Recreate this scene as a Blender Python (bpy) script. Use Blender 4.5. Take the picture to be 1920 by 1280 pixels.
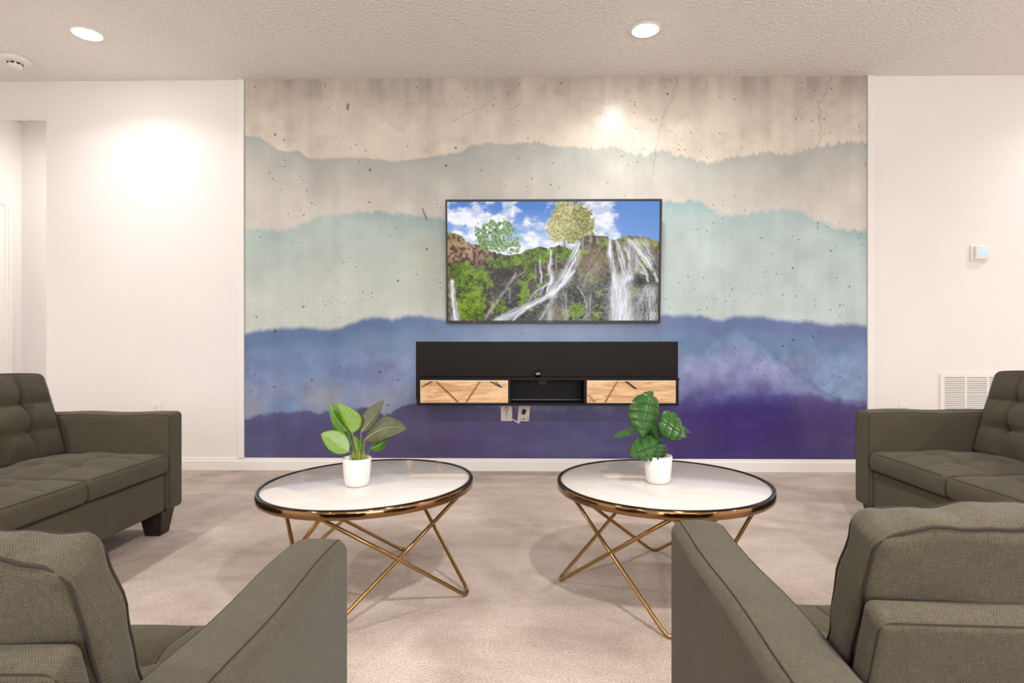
import bpy, bmesh, math, random
import numpy as np
from mathutils import Vector, Matrix

for o in list(bpy.data.objects):
    bpy.data.objects.remove(o)
scene = bpy.context.scene
COL = scene.collection
random.seed(7)
PI = math.pi

# ------------------------------------------------------------------ camera, world, light, exposure
cam_data = bpy.data.cameras.new('camera')
cam_data.sensor_width = 36.0
cam_data.lens = 36.0 * 1080 / 1920
cam_data.shift_y = -3.0 / 1920
cam_data.clip_start = 0.02
cam = bpy.data.objects.new('camera', cam_data)
COL.objects.link(cam)
cam.location = (0, 0, 0.91)
cam.rotation_euler = (PI / 2, 0, 0.014)
scene.camera = cam

world = bpy.data.worlds.new('world')
scene.world = world
world.use_nodes = True
world.node_tree.nodes['Background'].inputs[0].default_value = (0.55, 0.70, 1.0, 1)
world.node_tree.nodes['Background'].inputs[1].default_value = 1.0

# fill light added at an invented window behind the viewer
day = bpy.data.lights.new('window_fill', 'AREA')
day.shape = 'RECTANGLE'; day.size = 3.4; day.size_y = 1.7
day.energy = 118; day.color = (0.97, 0.985, 1.0)
win_fill_obj = bpy.data.objects.new('window_fill', day); COL.objects.link(win_fill_obj)
win_fill_obj.location = (0.6, -3.32, 1.45); win_fill_obj.rotation_euler = (PI / 2, 0, 0)

LAMP = 20.0            # watts of each ceiling downlight
scene.view_settings.view_transform = 'Standard'
scene.view_settings.look = 'None'
scene.view_settings.exposure = 0.15
scene.view_settings.gamma = 1.0
scene.view_settings.use_curve_mapping = False
scene.cycles.use_denoising = True
scene.cycles.max_bounces = 5
scene.cycles.diffuse_bounces = 4
scene.cycles.glossy_bounces = 3
scene.cycles.adaptive_threshold = 0.05

ROOM_L, ROOM_R, ROOM_N, WALL_Y, CEIL = -4.18, 4.9, -3.2, 4.01, 2.73

# ------------------------------------------------------------------ helpers
def lin(c):
    c = np.asarray(c, float) / 255.0
    return np.where(c <= 0.04045, c / 12.92, ((c + 0.055) / 1.055) ** 2.4)

def L4(r, g, b):
    v = lin((r, g, b)); return (float(v[0]), float(v[1]), float(v[2]), 1.0)

def new_mat(name):
    m = bpy.data.materials.new(name); m.use_nodes = True
    nt = m.node_tree
    return m, nt, nt.nodes['Principled BSDF']

def N(nt, kind, **kw):
    n = nt.nodes.new(kind)
    for k, v in kw.items():
        if k in n.inputs.keys() if hasattr(n.inputs, 'keys') else False:
            n.inputs[k].default_value = v
        else:
            setattr(n, k, v)
    return n

def simple(name, col, rough=0.5, metal=0.0, coat=0.0, spec=0.5, noise=0.0, nscale=40, bump=0.0, bscale=200, emit=None):
    m, nt, b = new_mat(name)
    b.inputs['Roughness'].default_value = rough
    b.inputs['Metallic'].default_value = metal
    b.inputs['Coat Weight'].default_value = coat
    b.inputs['Specular IOR Level'].default_value = spec
    tc = nt.nodes.new('ShaderNodeTexCoord')
    nz = nt.nodes.new('ShaderNodeTexNoise'); nz.inputs['Scale'].default_value = nscale
    nz.inputs['Detail'].default_value = 4 if noise > 0.03 else 0
    nt.links.new(tc.outputs['Object'], nz.inputs['Vector'])
    mx = nt.nodes.new('ShaderNodeMix'); mx.data_type = 'RGBA'
    c = L4(*col)
    mx.inputs[6].default_value = tuple(max(0, v * (1 - noise)) for v in c[:3]) + (1,)
    mx.inputs[7].default_value = tuple(min(1, v * (1 + noise)) for v in c[:3]) + (1,)
    nt.links.new(nz.outputs[0], mx.inputs[0])
    nt.links.new(mx.outputs[2], b.inputs['Base Color'])
    if bump:
        n2 = nt.nodes.new('ShaderNodeTexNoise'); n2.inputs['Scale'].default_value = bscale
        n2.inputs['Detail'].default_value = 2
        nt.links.new(tc.outputs['Object'], n2.inputs['Vector'])
        bp = nt.nodes.new('ShaderNodeBump'); bp.inputs['Strength'].default_value = 0.6
        bp.inputs['Distance'].default_value = bump
        nt.links.new(n2.outputs[0], bp.inputs['Height'])
        nt.links.new(bp.outputs[0], b.inputs['Normal'])
    if emit:
        b.inputs['Emission Color'].default_value = L4(*emit[0]); b.inputs['Emission Strength'].default_value = emit[1]
    return m

def math_node(nt, op, a, b=None):
    n = nt.nodes.new('ShaderNodeMath'); n.operation = op
    for i, v in enumerate((a, b)):
        if v is None: continue
        if isinstance(v, (int, float)): n.inputs[i].default_value = v
        else: nt.links.new(v, n.inputs[i])
    return n.outputs[0]

def fabric(name, lo, hi, pitch=0.0030, bump=0.0009):
    m, nt, b = new_mat(name)
    b.inputs['Roughness'].default_value = 0.92
    b.inputs['Specular IOR Level'].default_value = 0.25
    b.inputs['Sheen Weight'].default_value = 0.12
    b.inputs['Sheen Roughness'].default_value = 0.5
    uv = nt.nodes.new('ShaderNodeUVMap')
    nd = nt.nodes.new('ShaderNodeTexNoise'); nd.inputs['Scale'].default_value = 300; nd.inputs['Detail'].default_value = 0
    nt.links.new(uv.outputs[0], nd.inputs['Vector'])
    va = nt.nodes.new('ShaderNodeVectorMath'); va.operation = 'MULTIPLY_ADD'
    nt.links.new(nd.outputs[1], va.inputs[0]); va.inputs[1].default_value = (0.0016, 0.0016, 0); nt.links.new(uv.outputs[0], va.inputs[2])
    sp = nt.nodes.new('ShaderNodeSeparateXYZ'); nt.links.new(va.outputs[0], sp.inputs[0])
    k = 2 * PI / pitch
    a = math_node(nt, 'SINE', math_node(nt, 'MULTIPLY', sp.outputs[0], k))
    c = math_node(nt, 'SINE', math_node(nt, 'MULTIPLY', sp.outputs[1], k * 0.82))
    w = math_node(nt, 'MULTIPLY_ADD', math_node(nt, 'MULTIPLY', a, c), 0.5); nt.nodes[-1].inputs[2].default_value = 0.5
    # streaky yarn variation in both directions
    outs = []
    for sc in ((60, 900, 1), (900, 60, 1)):
        mp = nt.nodes.new('ShaderNodeMapping'); mp.inputs['Scale'].default_value = sc
        nt.links.new(uv.outputs[0], mp.inputs['Vector'])
        nz = nt.nodes.new('ShaderNodeTexNoise'); nz.inputs['Scale'].default_value = 1.0; nz.inputs['Detail'].default_value = 2
        nt.links.new(mp.outputs[0], nz.inputs['Vector']); outs.append(nz.outputs[0])
    big = nt.nodes.new('ShaderNodeTexNoise'); big.inputs['Scale'].default_value = 9; big.inputs['Detail'].default_value = 3
    nt.links.new(uv.outputs[0], big.inputs['Vector'])
    s = math_node(nt, 'ADD', math_node(nt, 'MULTIPLY', w, 0.55), math_node(nt, 'MULTIPLY', math_node(nt, 'ADD', outs[0], outs[1]), 0.62))
    s = math_node(nt, 'ADD', s, math_node(nt, 'MULTIPLY', big.outputs[0], 0.25))
    s = math_node(nt, 'SUBTRACT', s, 0.50)
    mx = nt.nodes.new('ShaderNodeMix'); mx.data_type = 'RGBA'
    mx.inputs[6].default_value = L4(*lo); mx.inputs[7].default_value = L4(*hi)
    nt.links.new(s, mx.inputs[0]); nt.links.new(mx.outputs[2], b.inputs['Base Color'])
    bp = nt.nodes.new('ShaderNodeBump'); bp.inputs['Strength'].default_value = 0.55; bp.inputs['Distance'].default_value = bump
    nt.links.new(w, bp.inputs['Height']); nt.links.new(bp.outputs[0], b.inputs['Normal'])
    return m

def tag(o, label=None, cat=None, group=None, kind=None):
    if label: o['label'] = label
    if cat: o['category'] = cat
    if group: o['group'] = group
    if kind: o['kind'] = kind
    return o

def thing(name, label, cat, loc=(0, 0, 0), rz=0.0, group=None):
    e = bpy.data.objects.new(name, None); e.empty_display_size = 0.1
    COL.objects.link(e); e.location = loc; e.rotation_euler = (0, 0, rz)
    return tag(e, label, cat, group)

def mesh(name, verts, faces, mat, parent=None, smooth=False, uvs=None, world=False):
    """one mesh object; world=True: verts are given in world space and moved to the (unrotated) parent's frame"""
    v = np.asarray(verts, float).reshape(-1, 3)
    if world and parent is not None:
        off = Vector(parent.location)
        if parent.parent is not None: off = off + parent.parent.location
        v = v - np.array(off)
    me = bpy.data.meshes.new(name)
    me.from_pydata(v.tolist(), [], [list(f) for f in faces])
    if uvs is not None:
        lay = me.uv_layers.new(name='UVMap')
        lay.data.foreach_set('uv', np.asarray(uvs, np.float32).ravel())
    if smooth: me.polygons.foreach_set('use_smooth', [True] * len(me.polygons))
    if mat: me.materials.append(mat)
    me.update()
    o = bpy.data.objects.new(name, me); COL.objects.link(o)
    if parent: o.parent = parent
    return o

def share(name, src, parent, loc, rot=(0, 0, 0)):
    o = bpy.data.objects.new(name, src.data); COL.objects.link(o)
    o.parent = parent; o.location = loc; o.rotation_euler = rot
    return o

def box_vf(x0, x1, y0, y1, z0, z1):
    v = [(x0, y0, z0), (x1, y0, z0), (x1, y1, z0), (x0, y1, z0), (x0, y0, z1), (x1, y0, z1), (x1, y1, z1), (x0, y1, z1)]
    f = [(0, 3, 2, 1), (4, 5, 6, 7), (0, 1, 5, 4), (1, 2, 6, 5), (2, 3, 7, 6), (3, 0, 4, 7)]
    return v, f

def join(*vfs):
    V, F = [], []
    for v, f in vfs:
        n = len(V); V += [tuple(p) for p in v]; F += [tuple(i + n for i in q) for q in f]
    return V, F

def box(name, x0, x1, y0, y1, z0, z1, mat, parent=None, bevel=0.0, world=False, seg=2):
    v, f = box_vf(x0, x1, y0, y1, z0, z1)
    o = mesh(name, v, f, mat, parent, world=world)
    if bevel:
        bm = bmesh.new(); bm.from_mesh(o.data)
        bmesh.ops.bevel(bm, geom=bm.edges[:], offset=bevel, segments=seg, profile=0.5, affect='EDGES')
        bm.to_mesh(o.data); bm.free()
        o.data.polygons.foreach_set('use_smooth', [seg > 2] * len(o.data.polygons))
    return o

def tube_vf(pts, r, seg=8, closed=False, cap=True):
    pts = [Vector(p) for p in pts]; n = len(pts)
    V, F = [], []
    rs = r if isinstance(r, (list, tuple)) else [r] * n
    prev = None
    for i, p in enumerate(pts):
        a = pts[i - 1] if (i > 0 or closed) else p
        c = pts[(i + 1) % n] if (i < n - 1 or closed) else p
        t = (c - a)
        t = t.normalized() if t.length > 1e-9 else Vector((0, 0, 1))
        if prev is None:
            ref = Vector((0, 0, 1)) if abs(t.z) < 0.9 else Vector((1, 0, 0))
            nrm = t.cross(ref).normalized()
        else:
            nrm = (prev - t * prev.dot(t))
            nrm = nrm.normalized() if nrm.length > 1e-6 else t.cross(Vector((0, 0, 1))).normalized()
        prev = nrm; bn = t.cross(nrm)
        for k in range(seg):
            an = 2 * PI * k / seg
            V.append(tuple(p + (nrm * math.cos(an) + bn * math.sin(an)) * rs[i]))
    for i in range(n if closed else n - 1):
        j = (i + 1) % n
        for k in range(seg):
            k2 = (k + 1) % seg
            F.append((i * seg + k, i * seg + k2, j * seg + k2, j * seg + k))
    if cap and not closed:
        F.append(tuple(range(seg))[::-1]); F.append(tuple((n - 1) * seg + k for k in range(seg)))
    return V, F

def tube(name, pts, r, mat, parent=None, seg=8, closed=False, world=False):
    v, f = tube_vf(pts, r, seg, closed)
    return mesh(name, v, f, mat, parent, smooth=True, world=world)

def lathe_vf(profile, seg=64, center=(0, 0, 0), closed_profile=False):
    V, F = [], []
    n = len(profile)
    for (r, z) in profile:
        for k in range(seg):
            a = 2 * PI * k / seg
            V.append((center[0] + r * math.cos(a), center[1] + r * math.sin(a), center[2] + z))
    m = n if closed_profile else n - 1
    for i in range(m):
        j = (i + 1) % n
        for k in range(seg):
            k2 = (k + 1) % seg
            F.append((i * seg + k, i * seg + k2, j * seg + k2, j * seg + k))
    return V, F

def lathe(name, profile, mat, parent=None, seg=64, loc=(0, 0, 0), closed_profile=False, caps=True):
    V, F = lathe_vf(profile, seg, loc, closed_profile)
    if caps and not closed_profile:
        n = len(profile)
        if profile[0][0] > 1e-6: F.append(tuple(range(seg))[::-1])
        if profile[-1][0] > 1e-6: F.append(tuple((n - 1) * seg + k for k in range(seg)))
    o = mesh(name, V, F, mat, parent, smooth=True)
    return o

def axis_coords(h, r, res):
    inner = max(h - r, 1e-4)
    n = max(2, int(math.ceil(2 * inner / res)) + 1)
    mid = np.linspace(-inner, inner, n)
    band = np.array([0.2, 0.42, 0.68, 1.0]) * (h - inner)
    return np.concatenate([-(inner + band[::-1]), mid, inner + band])

def rbox(sx, sy, sz, r, res=0.03, deform=None, extra=None):
    """rounded, finely divided box centred on the origin -> verts, faces, per-loop uvs in metres"""
    H = (sx / 2, sy / 2, sz / 2)
    C = [axis_coords(h, r, res) for h in H]
    for ax, vals in (extra or {}).items():      # extra grid lines, e.g. along tuft creases
        keep = np.array([c for c in C[ax] if min(abs(c - v) for v in vals) > 0.003])
        C[ax] = np.sort(np.concatenate([keep, np.array(vals)]))
    idx = {}; V = []; F = []; UV = []
    def vid(p):
        k = (round(p[0], 6), round(p[1], 6), round(p[2], 6))
        if k not in idx:
            idx[k] = len(V); V.append(p)
        return idx[k]
    for ax in range(3):
        a, b = [(1, 2), (2, 0), (0, 1)][ax]
        for s in (-1, 1):
            for i in range(len(C[a]) - 1):
                for j in range(len(C[b]) - 1):
                    q = []
                    for (di, dj) in ((0, 0), (1, 0), (1, 1), (0, 1)):
                        p = [0, 0, 0]; p[ax] = s * H[ax]; p[a] = C[a][i + di]; p[b] = C[b][j + dj]
                        q.append(tuple(p))
                    if s < 0: q = q[::-1]
                    F.append(tuple(vid(p) for p in q))
                    for p in q:
                        if ax == 0: UV.append((p[1], p[2]))
                        elif ax == 1: UV.append((p[0], p[2]))
                        else: UV.append((p[0], p[1]))
    V = np.array(V)
    inner = np.array([max(h - r, 1e-4) for h in H])
    q = np.clip(V, -inner, inner); d = V - q
    ln = np.linalg.norm(d, axis=1, keepdims=True); ln[ln < 1e-9] = 1
    V = q + d / ln * r
    if deform is not None: V = deform(V)
    return V, F, UV

def ring_path(hx, hy, z, rc, n=6, step=0.03):
    """rounded rectangle path in the xy plane at height z"""
    pts = []
    for (cx, cy, a0) in ((hx - rc, hy - rc, 0), (-hx + rc, hy - rc, PI / 2), (-hx + rc, -hy + rc, PI), (hx - rc, -hy + rc, 1.5 * PI)):
        for k in range(n + 1):
            a = a0 + PI / 2 * k / n
            pts.append((cx + rc * math.cos(a), cy + rc * math.sin(a), z))
    out = []
    for i, p in enumerate(pts):
        q = pts[(i + 1) % len(pts)]
        d = math.dist(p, q); m = max(1, int(d / step))
        for k in range(m):
            out.append(tuple(p[c] + (q[c] - p[c]) * k / m for c in range(3)))
    return out

# value noise on arrays ------------------------------------------------
def vnoise(x, y, seed):
    xi = np.floor(x).astype(np.int64); yi = np.floor(y).astype(np.int64)
    xf = x - xi; yf = y - yi
    u = xf * xf * (3 - 2 * xf); v = yf * yf * (3 - 2 * yf)
    def h(a, b):
        n = (a * 374761393 + b * 668265263 + seed * 1442695041) & 0xFFFFFFFF
        n = ((n ^ (n >> 13)) * 1274126177) & 0xFFFFFFFF
        return ((n ^ (n >> 16)) & 0xFFFF) / 65535.0
    return (h(xi, yi) * (1 - u) + h(xi + 1, yi) * u) * (1 - v) + (h(xi, yi + 1) * (1 - u) + h(xi + 1, yi + 1) * u) * v

def fbm(x, y, seed, octaves=4, gain=0.5):
    s = np.zeros_like(x, dtype=float); a = 1.0; t = 0.0
    for i in range(octaves):
        s += a * vnoise(x * 2 ** i, y * 2 ** i, seed + i * 17); t += a; a *= gain
    return s / t

def sstep(a, b, x):
    t = np.clip((x - a) / (b - a), 0, 1); return t * t * (3 - 2 * t)

def mixc(A, B, t):
    t = np.asarray(t)[..., None]; return A * (1 - t) + B * t

def ridge(x, pts):
    p = np.array(pts, float); return np.interp(x, p[:, 0], p[:, 1])

def color_mesh(o, name, cols):
    at = o.data.color_attributes.new(name, 'FLOAT_COLOR', 'POINT')
    full = np.ones((len(o.data.vertices), 4), np.float32)
    full[:len(cols), :3] = cols
    at.data.foreach_set('color', full.ravel())

# ------------------------------------------------------------------ materials
MAT = {}
def wall_mat(name, col, bump, bscale, rough=0.85):
    return simple(name, col, rough=rough, noise=0.015, nscale=3, bump=bump, bscale=bscale, spec=0.3)
MAT['wall'] = wall_mat('wall_paint', (238, 234, 231), 0.0, 260)
MAT['ceiling'] = wall_mat('ceiling_texture', (238, 233, 229), 0.020, 48)
MAT['trim'] = simple('trim_paint', (240, 236, 232), rough=0.45, noise=0.01)
MAT['white_plastic'] = simple('white_plastic', (238, 234, 228), rough=0.4, noise=0.01)
MAT['plate'] = simple('outlet_plate_plastic', (226, 214, 204), rough=0.4, noise=0.02)
MAT['black_plastic'] = simple('black_plastic', (14, 13, 13), rough=0.35, noise=0.1)
MAT['black_gloss'] = simple('black_gloss', (8, 8, 9), rough=0.12, noise=0.1)
MAT['dark'] = simple('dark_cavity', (22, 20, 18), rough=0.9, noise=0.1)
MAT['slot'] = simple('slot_dark', (40, 34, 30), rough=0.8, noise=0.1)
MAT['console'] = simple('espresso_laminate', (26, 18, 15), spec=0.2, rough=0.5, noise=0.12, nscale=12)
MAT['leg_wood'] = simple('dark_leg_wood', (38, 24, 20), rough=0.4, noise=0.25, nscale=25)
MAT['gold'] = simple('polished_gold', (170, 136, 90), rough=0.2, metal=1.0, noise=0.04, nscale=8)
MAT['gold_rim'] = simple('polished_bronze_rim', (146, 114, 80), rough=0.10, metal=1.0, noise=0.04, nscale=8)
MAT['lip'] = simple('dark_bronze_lip', (52, 40, 32), rough=0.15, metal=1.0, noise=0.04, nscale=8)
MAT['glass_white'] = simple('white_glass', (220, 215, 210), rough=0.08, noise=0.012, nscale=2.5, spec=0.5)
MAT['pot'] = simple('white_ceramic', (240, 236, 230), rough=0.3, noise=0.01, spec=0.4)
MAT['soil'] = simple('potting_filler', (88, 84, 52), rough=0.95, noise=0.4, nscale=90)
MAT['fabric'] = fabric('olive_grey_weave', (25, 22, 17), (105, 97, 77))
MAT['seam'] = simple('seam_thread', (44, 39, 31), rough=0.95, noise=0.15, nscale=300)
MAT['lens'] = simple('lamp_lens', (255, 250, 240), rough=0.5, emit=((255, 247, 236), 80.0))
MAT['red_led'] = simple('red_led', (200, 10, 10), rough=0.4, emit=((255, 20, 30), 1.0))
MAT['thermo_screen'] = simple('thermostat_screen', (180, 205, 225), rough=0.3, noise=0.03, emit=((196, 222, 240), 0.35))
MAT['ink'] = simple('printed_ink', (70, 55, 45), rough=0.7, noise=0.1)
MAT['white_print'] = simple('white_print', (225, 225, 230), rough=0.5, noise=0.02)
MAT['grommet'] = simple('cable_grommet', (74, 66, 60), rough=0.6, noise=0.08)

def carpet_mat():
    m, nt, b = new_mat('beige_carpet')
    b.inputs['Roughness'].default_value = 1.0; b.inputs['Specular IOR Level'].default_value = 0.08
    b.inputs['Sheen Weight'].default_value = 0.1
    tc = nt.nodes.new('ShaderNodeTexCoord')
    def nz(scale, detail=2, rough=0.5, dist=0.0, mscale=None, rot=0.0):
        n = nt.nodes.new('ShaderNodeTexNoise'); n.inputs['Scale'].default_value = scale; n.inputs['Detail'].default_value = detail
        n.inputs['Roughness'].default_value = rough; n.inputs['Distortion'].default_value = dist
        if mscale:
            mp = nt.nodes.new('ShaderNodeMapping'); mp.inputs['Scale'].default_value = mscale; mp.inputs['Rotation'].default_value = (0, 0, rot)
            nt.links.new(tc.outputs['Object'], mp.inputs['Vector']); nt.links.new(mp.outputs[0], n.inputs['Vector'])
        else: nt.links.new(tc.outputs['Object'], n.inputs['Vector'])
        return n.outputs[0]
    patch = nz(1.9, 4, 0.6, 1.2)
    streak = nz(2.2, 4, 0.65, 0.5, (0.55, 1.6, 1), 0.9)
    tuft = nz(150, 4, 0.8)
    fleck = nz(420, 1)
    r1 = nt.nodes.new('ShaderNodeMapRange'); r1.inputs[1].default_value = 0.36; r1.inputs[2].default_value = 0.64
    nt.links.new(math_node(nt, 'ADD', math_node(nt, 'MULTIPLY', patch, 0.55), math_node(nt, 'MULTIPLY', streak, 0.45)), r1.inputs[0])
    mx = nt.nodes.new('ShaderNodeMix'); mx.data_type = 'RGBA'
    mx.inputs[6].default_value = L4(172, 154, 141); mx.inputs[7].default_value = L4(218, 203, 191)
    nt.links.new(r1.outputs[0], mx.inputs[0])
    r2 = nt.nodes.new('ShaderNodeMapRange'); r2.inputs[1].default_value = 0.3; r2.inputs[2].default_value = 0.62
    r2.inputs[3].default_value = 0.42; r2.inputs[4].default_value = 1.28
    nt.links.new(math_node(nt, 'ADD', math_node(nt, 'MULTIPLY', tuft, 0.65), math_node(nt, 'MULTIPLY', fleck, 0.35)), r2.inputs[0])
    vm = nt.nodes.new('ShaderNodeVectorMath'); vm.operation = 'SCALE'
    nt.links.new(mx.outputs[2], vm.inputs[0]); nt.links.new(r2.outputs[0], vm.inputs[3])
    nt.links.new(vm.outputs[0], b.inputs['Base Color'])
    bp = nt.nodes.new('ShaderNodeBump'); bp.inputs['Strength'].default_value = 0.8; bp.inputs['Distance'].default_value = 0.006
    nt.links.new(nz(170, 1), bp.inputs['Height']); nt.links.new(bp.outputs[0], b.inputs['Normal'])
    return m
MAT['carpet'] = carpet_mat()

def wood_mat():
    m, nt, b = new_mat('pale_oak_veneer')
    b.inputs['Roughness'].default_value = 0.4
    tc = nt.nodes.new('ShaderNodeTexCoord')
    mp = nt.nodes.new('ShaderNodeMapping'); mp.inputs['Scale'].default_value = (2.2, 1, 16)
    nt.links.new(tc.outputs['Object'], mp.inputs['Vector'])
    n1 = nt.nodes.new('ShaderNodeTexNoise'); n1.inputs['Scale'].default_value = 2.4; n1.inputs['Detail'].default_value = 6; n1.inputs['Distortion'].default_value = 1.1
    nt.links.new(mp.outputs[0], n1.inputs['Vector'])
    r = nt.nodes.new('ShaderNodeValToRGB')
    r.color_ramp.elements[0].position = 0.33; r.color_ramp.elements[0].color = L4(198, 150, 102)
    r.color_ramp.elements[1].position = 0.62; r.color_ramp.elements[1].color = L4(240, 204, 158)
    e = r.color_ramp.elements.new(0.48); e.color = L4(224, 180, 130)
    nt.links.new(n1.outputs[0], r.inputs[0]); nt.links.new(r.outputs[0], b.inputs['Base Color'])
    return m
MAT['wood'] = wood_mat()

def leaf_mat(name, c0, c1, gloss=0.35, stripe=60, vein=0.12):
    m, nt, b = new_mat(name)
    b.inputs['Roughness'].default_value = gloss
    b.inputs['Specular IOR Level'].default_value = 0.5
    uv = nt.nodes.new('ShaderNodeUVMap')
    sp = nt.nodes.new('ShaderNodeSeparateXYZ'); nt.links.new(uv.outputs[0], sp.inputs[0])
    au = math_node(nt, 'ABSOLUTE', math_node(nt, 'SUBTRACT', sp.outputs[0], 0.5))
    st = math_node(nt, 'SINE', math_node(nt, 'MULTIPLY', math_node(nt, 'SUBTRACT', sp.outputs[1], math_node(nt, 'MULTIPLY', au, 0.5)), stripe))
    nz = nt.nodes.new('ShaderNodeTexNoise'); nz.inputs['Scale'].default_value = 5; nt.links.new(uv.outputs[0], nz.inputs['Vector'])
    f = math_node(nt, 'ADD', math_node(nt, 'MULTIPLY', st, vein), nz.outputs[0])
    mx = nt.nodes.new('ShaderNodeMix'); mx.data_type = 'RGBA'
    mx.inputs[6].default_value = L4(*c0); mx.inputs[7].default_value = L4(*c1)
    nt.links.new(f, mx.inputs[0]); nt.links.new(mx.outputs[2], b.inputs['Base Color'])
    return m
MAT['leaf_bright'] = leaf_mat('bright_leaf', (66, 104, 5), (124, 162, 18))
MAT['leaf_dark'] = leaf_mat('olive_leaf', (52, 58, 34), (96, 98, 66), gloss=0.45)
MAT['leaf_mid'] = leaf_mat('mid_green_leaf', (40, 86, 8), (92, 142, 20))
MAT['rib'] = simple('leaf_rib', (176, 180, 118), rough=0.5, noise=0.05)
MAT['stem'] = simple('leaf_stem', (122, 134, 48), rough=0.5, noise=0.2, nscale=60)
MAT['stem_dark'] = simple('dark_leaf_stem', (60, 66, 40), rough=0.5, noise=0.2, nscale=60)
MAT['monstera'] = leaf_mat('deep_green_leaf', (22, 64, 16), (62, 112, 42), gloss=0.28, stripe=26, vein=0.04)
MAT['monstera_dark'] = leaf_mat('darker_green_leaf', (18, 52, 18), (44, 92, 34), gloss=0.3, stripe=26, vein=0.04)

def attr_mat(name, attr, emission=0.0, rough=0.5, mural=False):
    m, nt, b = new_mat(name)
    a = nt.nodes.new('ShaderNodeAttribute'); a.attribute_name = attr
    b.inputs['Roughness'].default_value = rough
    col = a.outputs['Color']
    if mural:
        b.inputs['Specular IOR Level'].default_value = 0.45
        tc = nt.nodes.new('ShaderNodeTexCoord')
        # pits and specks of bare concrete
        def specks(scale, thr, gate_scale, gate):
            vo = nt.nodes.new('ShaderNodeTexVoronoi'); vo.inputs['Scale'].default_value = scale
            wn = nt.nodes.new('ShaderNodeTexNoise'); wn.inputs['Scale'].default_value = scale * 3
            nt.links.new(tc.outputs['Object'], wn.inputs['Vector'])
            ma = nt.nodes.new('ShaderNodeVectorMath'); ma.operation = 'MULTIPLY_ADD'
            nt.links.new(wn.outputs[1], ma.inputs[0]); ma.inputs[1].default_value = (0.3 / scale,) * 3
            nt.links.new(tc.outputs['Object'], ma.inputs[2]); nt.links.new(ma.outputs[0], vo.inputs['Vector'])
            sx = nt.nodes.new('ShaderNodeSeparateXYZ'); nt.links.new(vo.outputs['Color'], sx.inputs[0])
            size = math_node(nt, 'MULTIPLY', math_node(nt, 'POWER', sx.outputs[0], 3.0), thr)
            inside = math_node(nt, 'LESS_THAN', vo.outputs['Distance'], size)
            g = nt.nodes.new('ShaderNodeTexNoise'); g.inputs['Scale'].default_value = gate_scale; g.inputs['Detail'].default_value = 3
            nt.links.new(tc.outputs['Object'], g.inputs['Vector'])
            return math_node(nt, 'MULTIPLY', inside, math_node(nt, 'GREATER_THAN', g.outputs[0], gate))
        s1 = specks(15, 0.14, 2.0, 0.44)
        s2 = specks(46, 0.30, 2.4, 0.54)
        s = math_node(nt, 'MULTIPLY', math_node(nt, 'MAXIMUM', s1, math_node(nt, 'MULTIPLY', s2, 0.8)), 0.75)
        gr = nt.nodes.new('ShaderNodeTexNoise'); gr.inputs['Scale'].default_value = 150; gr.inputs['Detail'].default_value = 2; gr.inputs['Roughness'].default_value = 0.7
        nt.links.new(tc.outputs['Object'], gr.inputs['Vector'])
        rg = nt.nodes.new('ShaderNodeMapRange'); rg.inputs[1].default_value = 0.25; rg.inputs[2].default_value = 0.75
        rg.inputs[3].default_value = 0.86; rg.inputs[4].default_value = 1.12
        nt.links.new(gr.outputs[0], rg.inputs[0])
        vm = nt.nodes.new('ShaderNodeVectorMath'); vm.operation = 'SCALE'
        nt.links.new(col, vm.inputs[0]); nt.links.new(rg.outputs[0], vm.inputs[3])
        mx = nt.nodes.new('ShaderNodeMix'); mx.data_type = 'RGBA'
        nt.links.new(s, mx.inputs[0]); nt.links.new(vm.outputs[0], mx.inputs[6]); mx.inputs[7].default_value = L4(58, 52, 48)
        col = mx.outputs[2]
        bp = nt.nodes.new('ShaderNodeBump'); bp.inputs['Strength'].default_value = 0.25; bp.inputs['Distance'].default_value = 0.002
        nt.links.new(gr.outputs[0], bp.inputs['Height']); nt.links.new(bp.outputs[0], b.inputs['Normal'])
        nt.links.new(col, b.inputs['Base Color'])
    elif emission:
        b.inputs['Base Color'].default_value = (0.004, 0.004, 0.004, 1); b.inputs['Specular IOR Level'].default_value = 0.12
        nt.links.new(col, b.inputs['Emission Color']); b.inputs['Emission Strength'].default_value = emission
    else:
        nt.links.new(col, b.inputs['Base Color'])
    return m
MAT['mural'] = attr_mat('watercolour_mural_print', 'Paint', rough=0.22, mural=True)
MAT['screen'] = attr_mat('television_picture', 'Paint', emission=0.9, rough=0.2)
MAT['screen'].cycles.emission_sampling = 'NONE'   # the picture is dim; no need to sample its faces as lamps

# ------------------------------------------------------------------ room shell
def struct(o): o['kind'] = 'structure'; return o
OPEN_X = -3.335; HEAD = 2.50; ALC_Y = 4.77
struct(box('floor', ROOM_L - 0.1, ROOM_R + 0.1, ROOM_N - 0.1, ALC_Y + 0.1, -0.1, 0, MAT['carpet']))
struct(box('ceiling', ROOM_L - 0.1, ROOM_R + 0.1, ROOM_N - 0.1, ALC_Y + 0.1, CEIL, CEIL + 0.1, MAT['ceiling']))
v, f = join(box_vf(OPEN_X, ROOM_R, WALL_Y, WALL_Y + 0.11, 0, CEIL), box_vf(ROOM_L, OPEN_X, WALL_Y, WALL_Y + 0.11, HEAD, CEIL))
struct(mesh('wall_far', v, f, MAT['wall']))
struct(box('wall_left', ROOM_L - 0.1, ROOM_L, ROOM_N, ALC_Y, 0, CEIL, MAT['wall']))
struct(box('wall_alcove', ROOM_L, OPEN_X + 0.9, ALC_Y, ALC_Y + 0.1, 0, CEIL, MAT['wall']))
struct(box('wall_alcove_right', OPEN_X + 0.9, OPEN_X + 1.0, WALL_Y + 0.11, ALC_Y, 0, CEIL, MAT['wall']))
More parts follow.
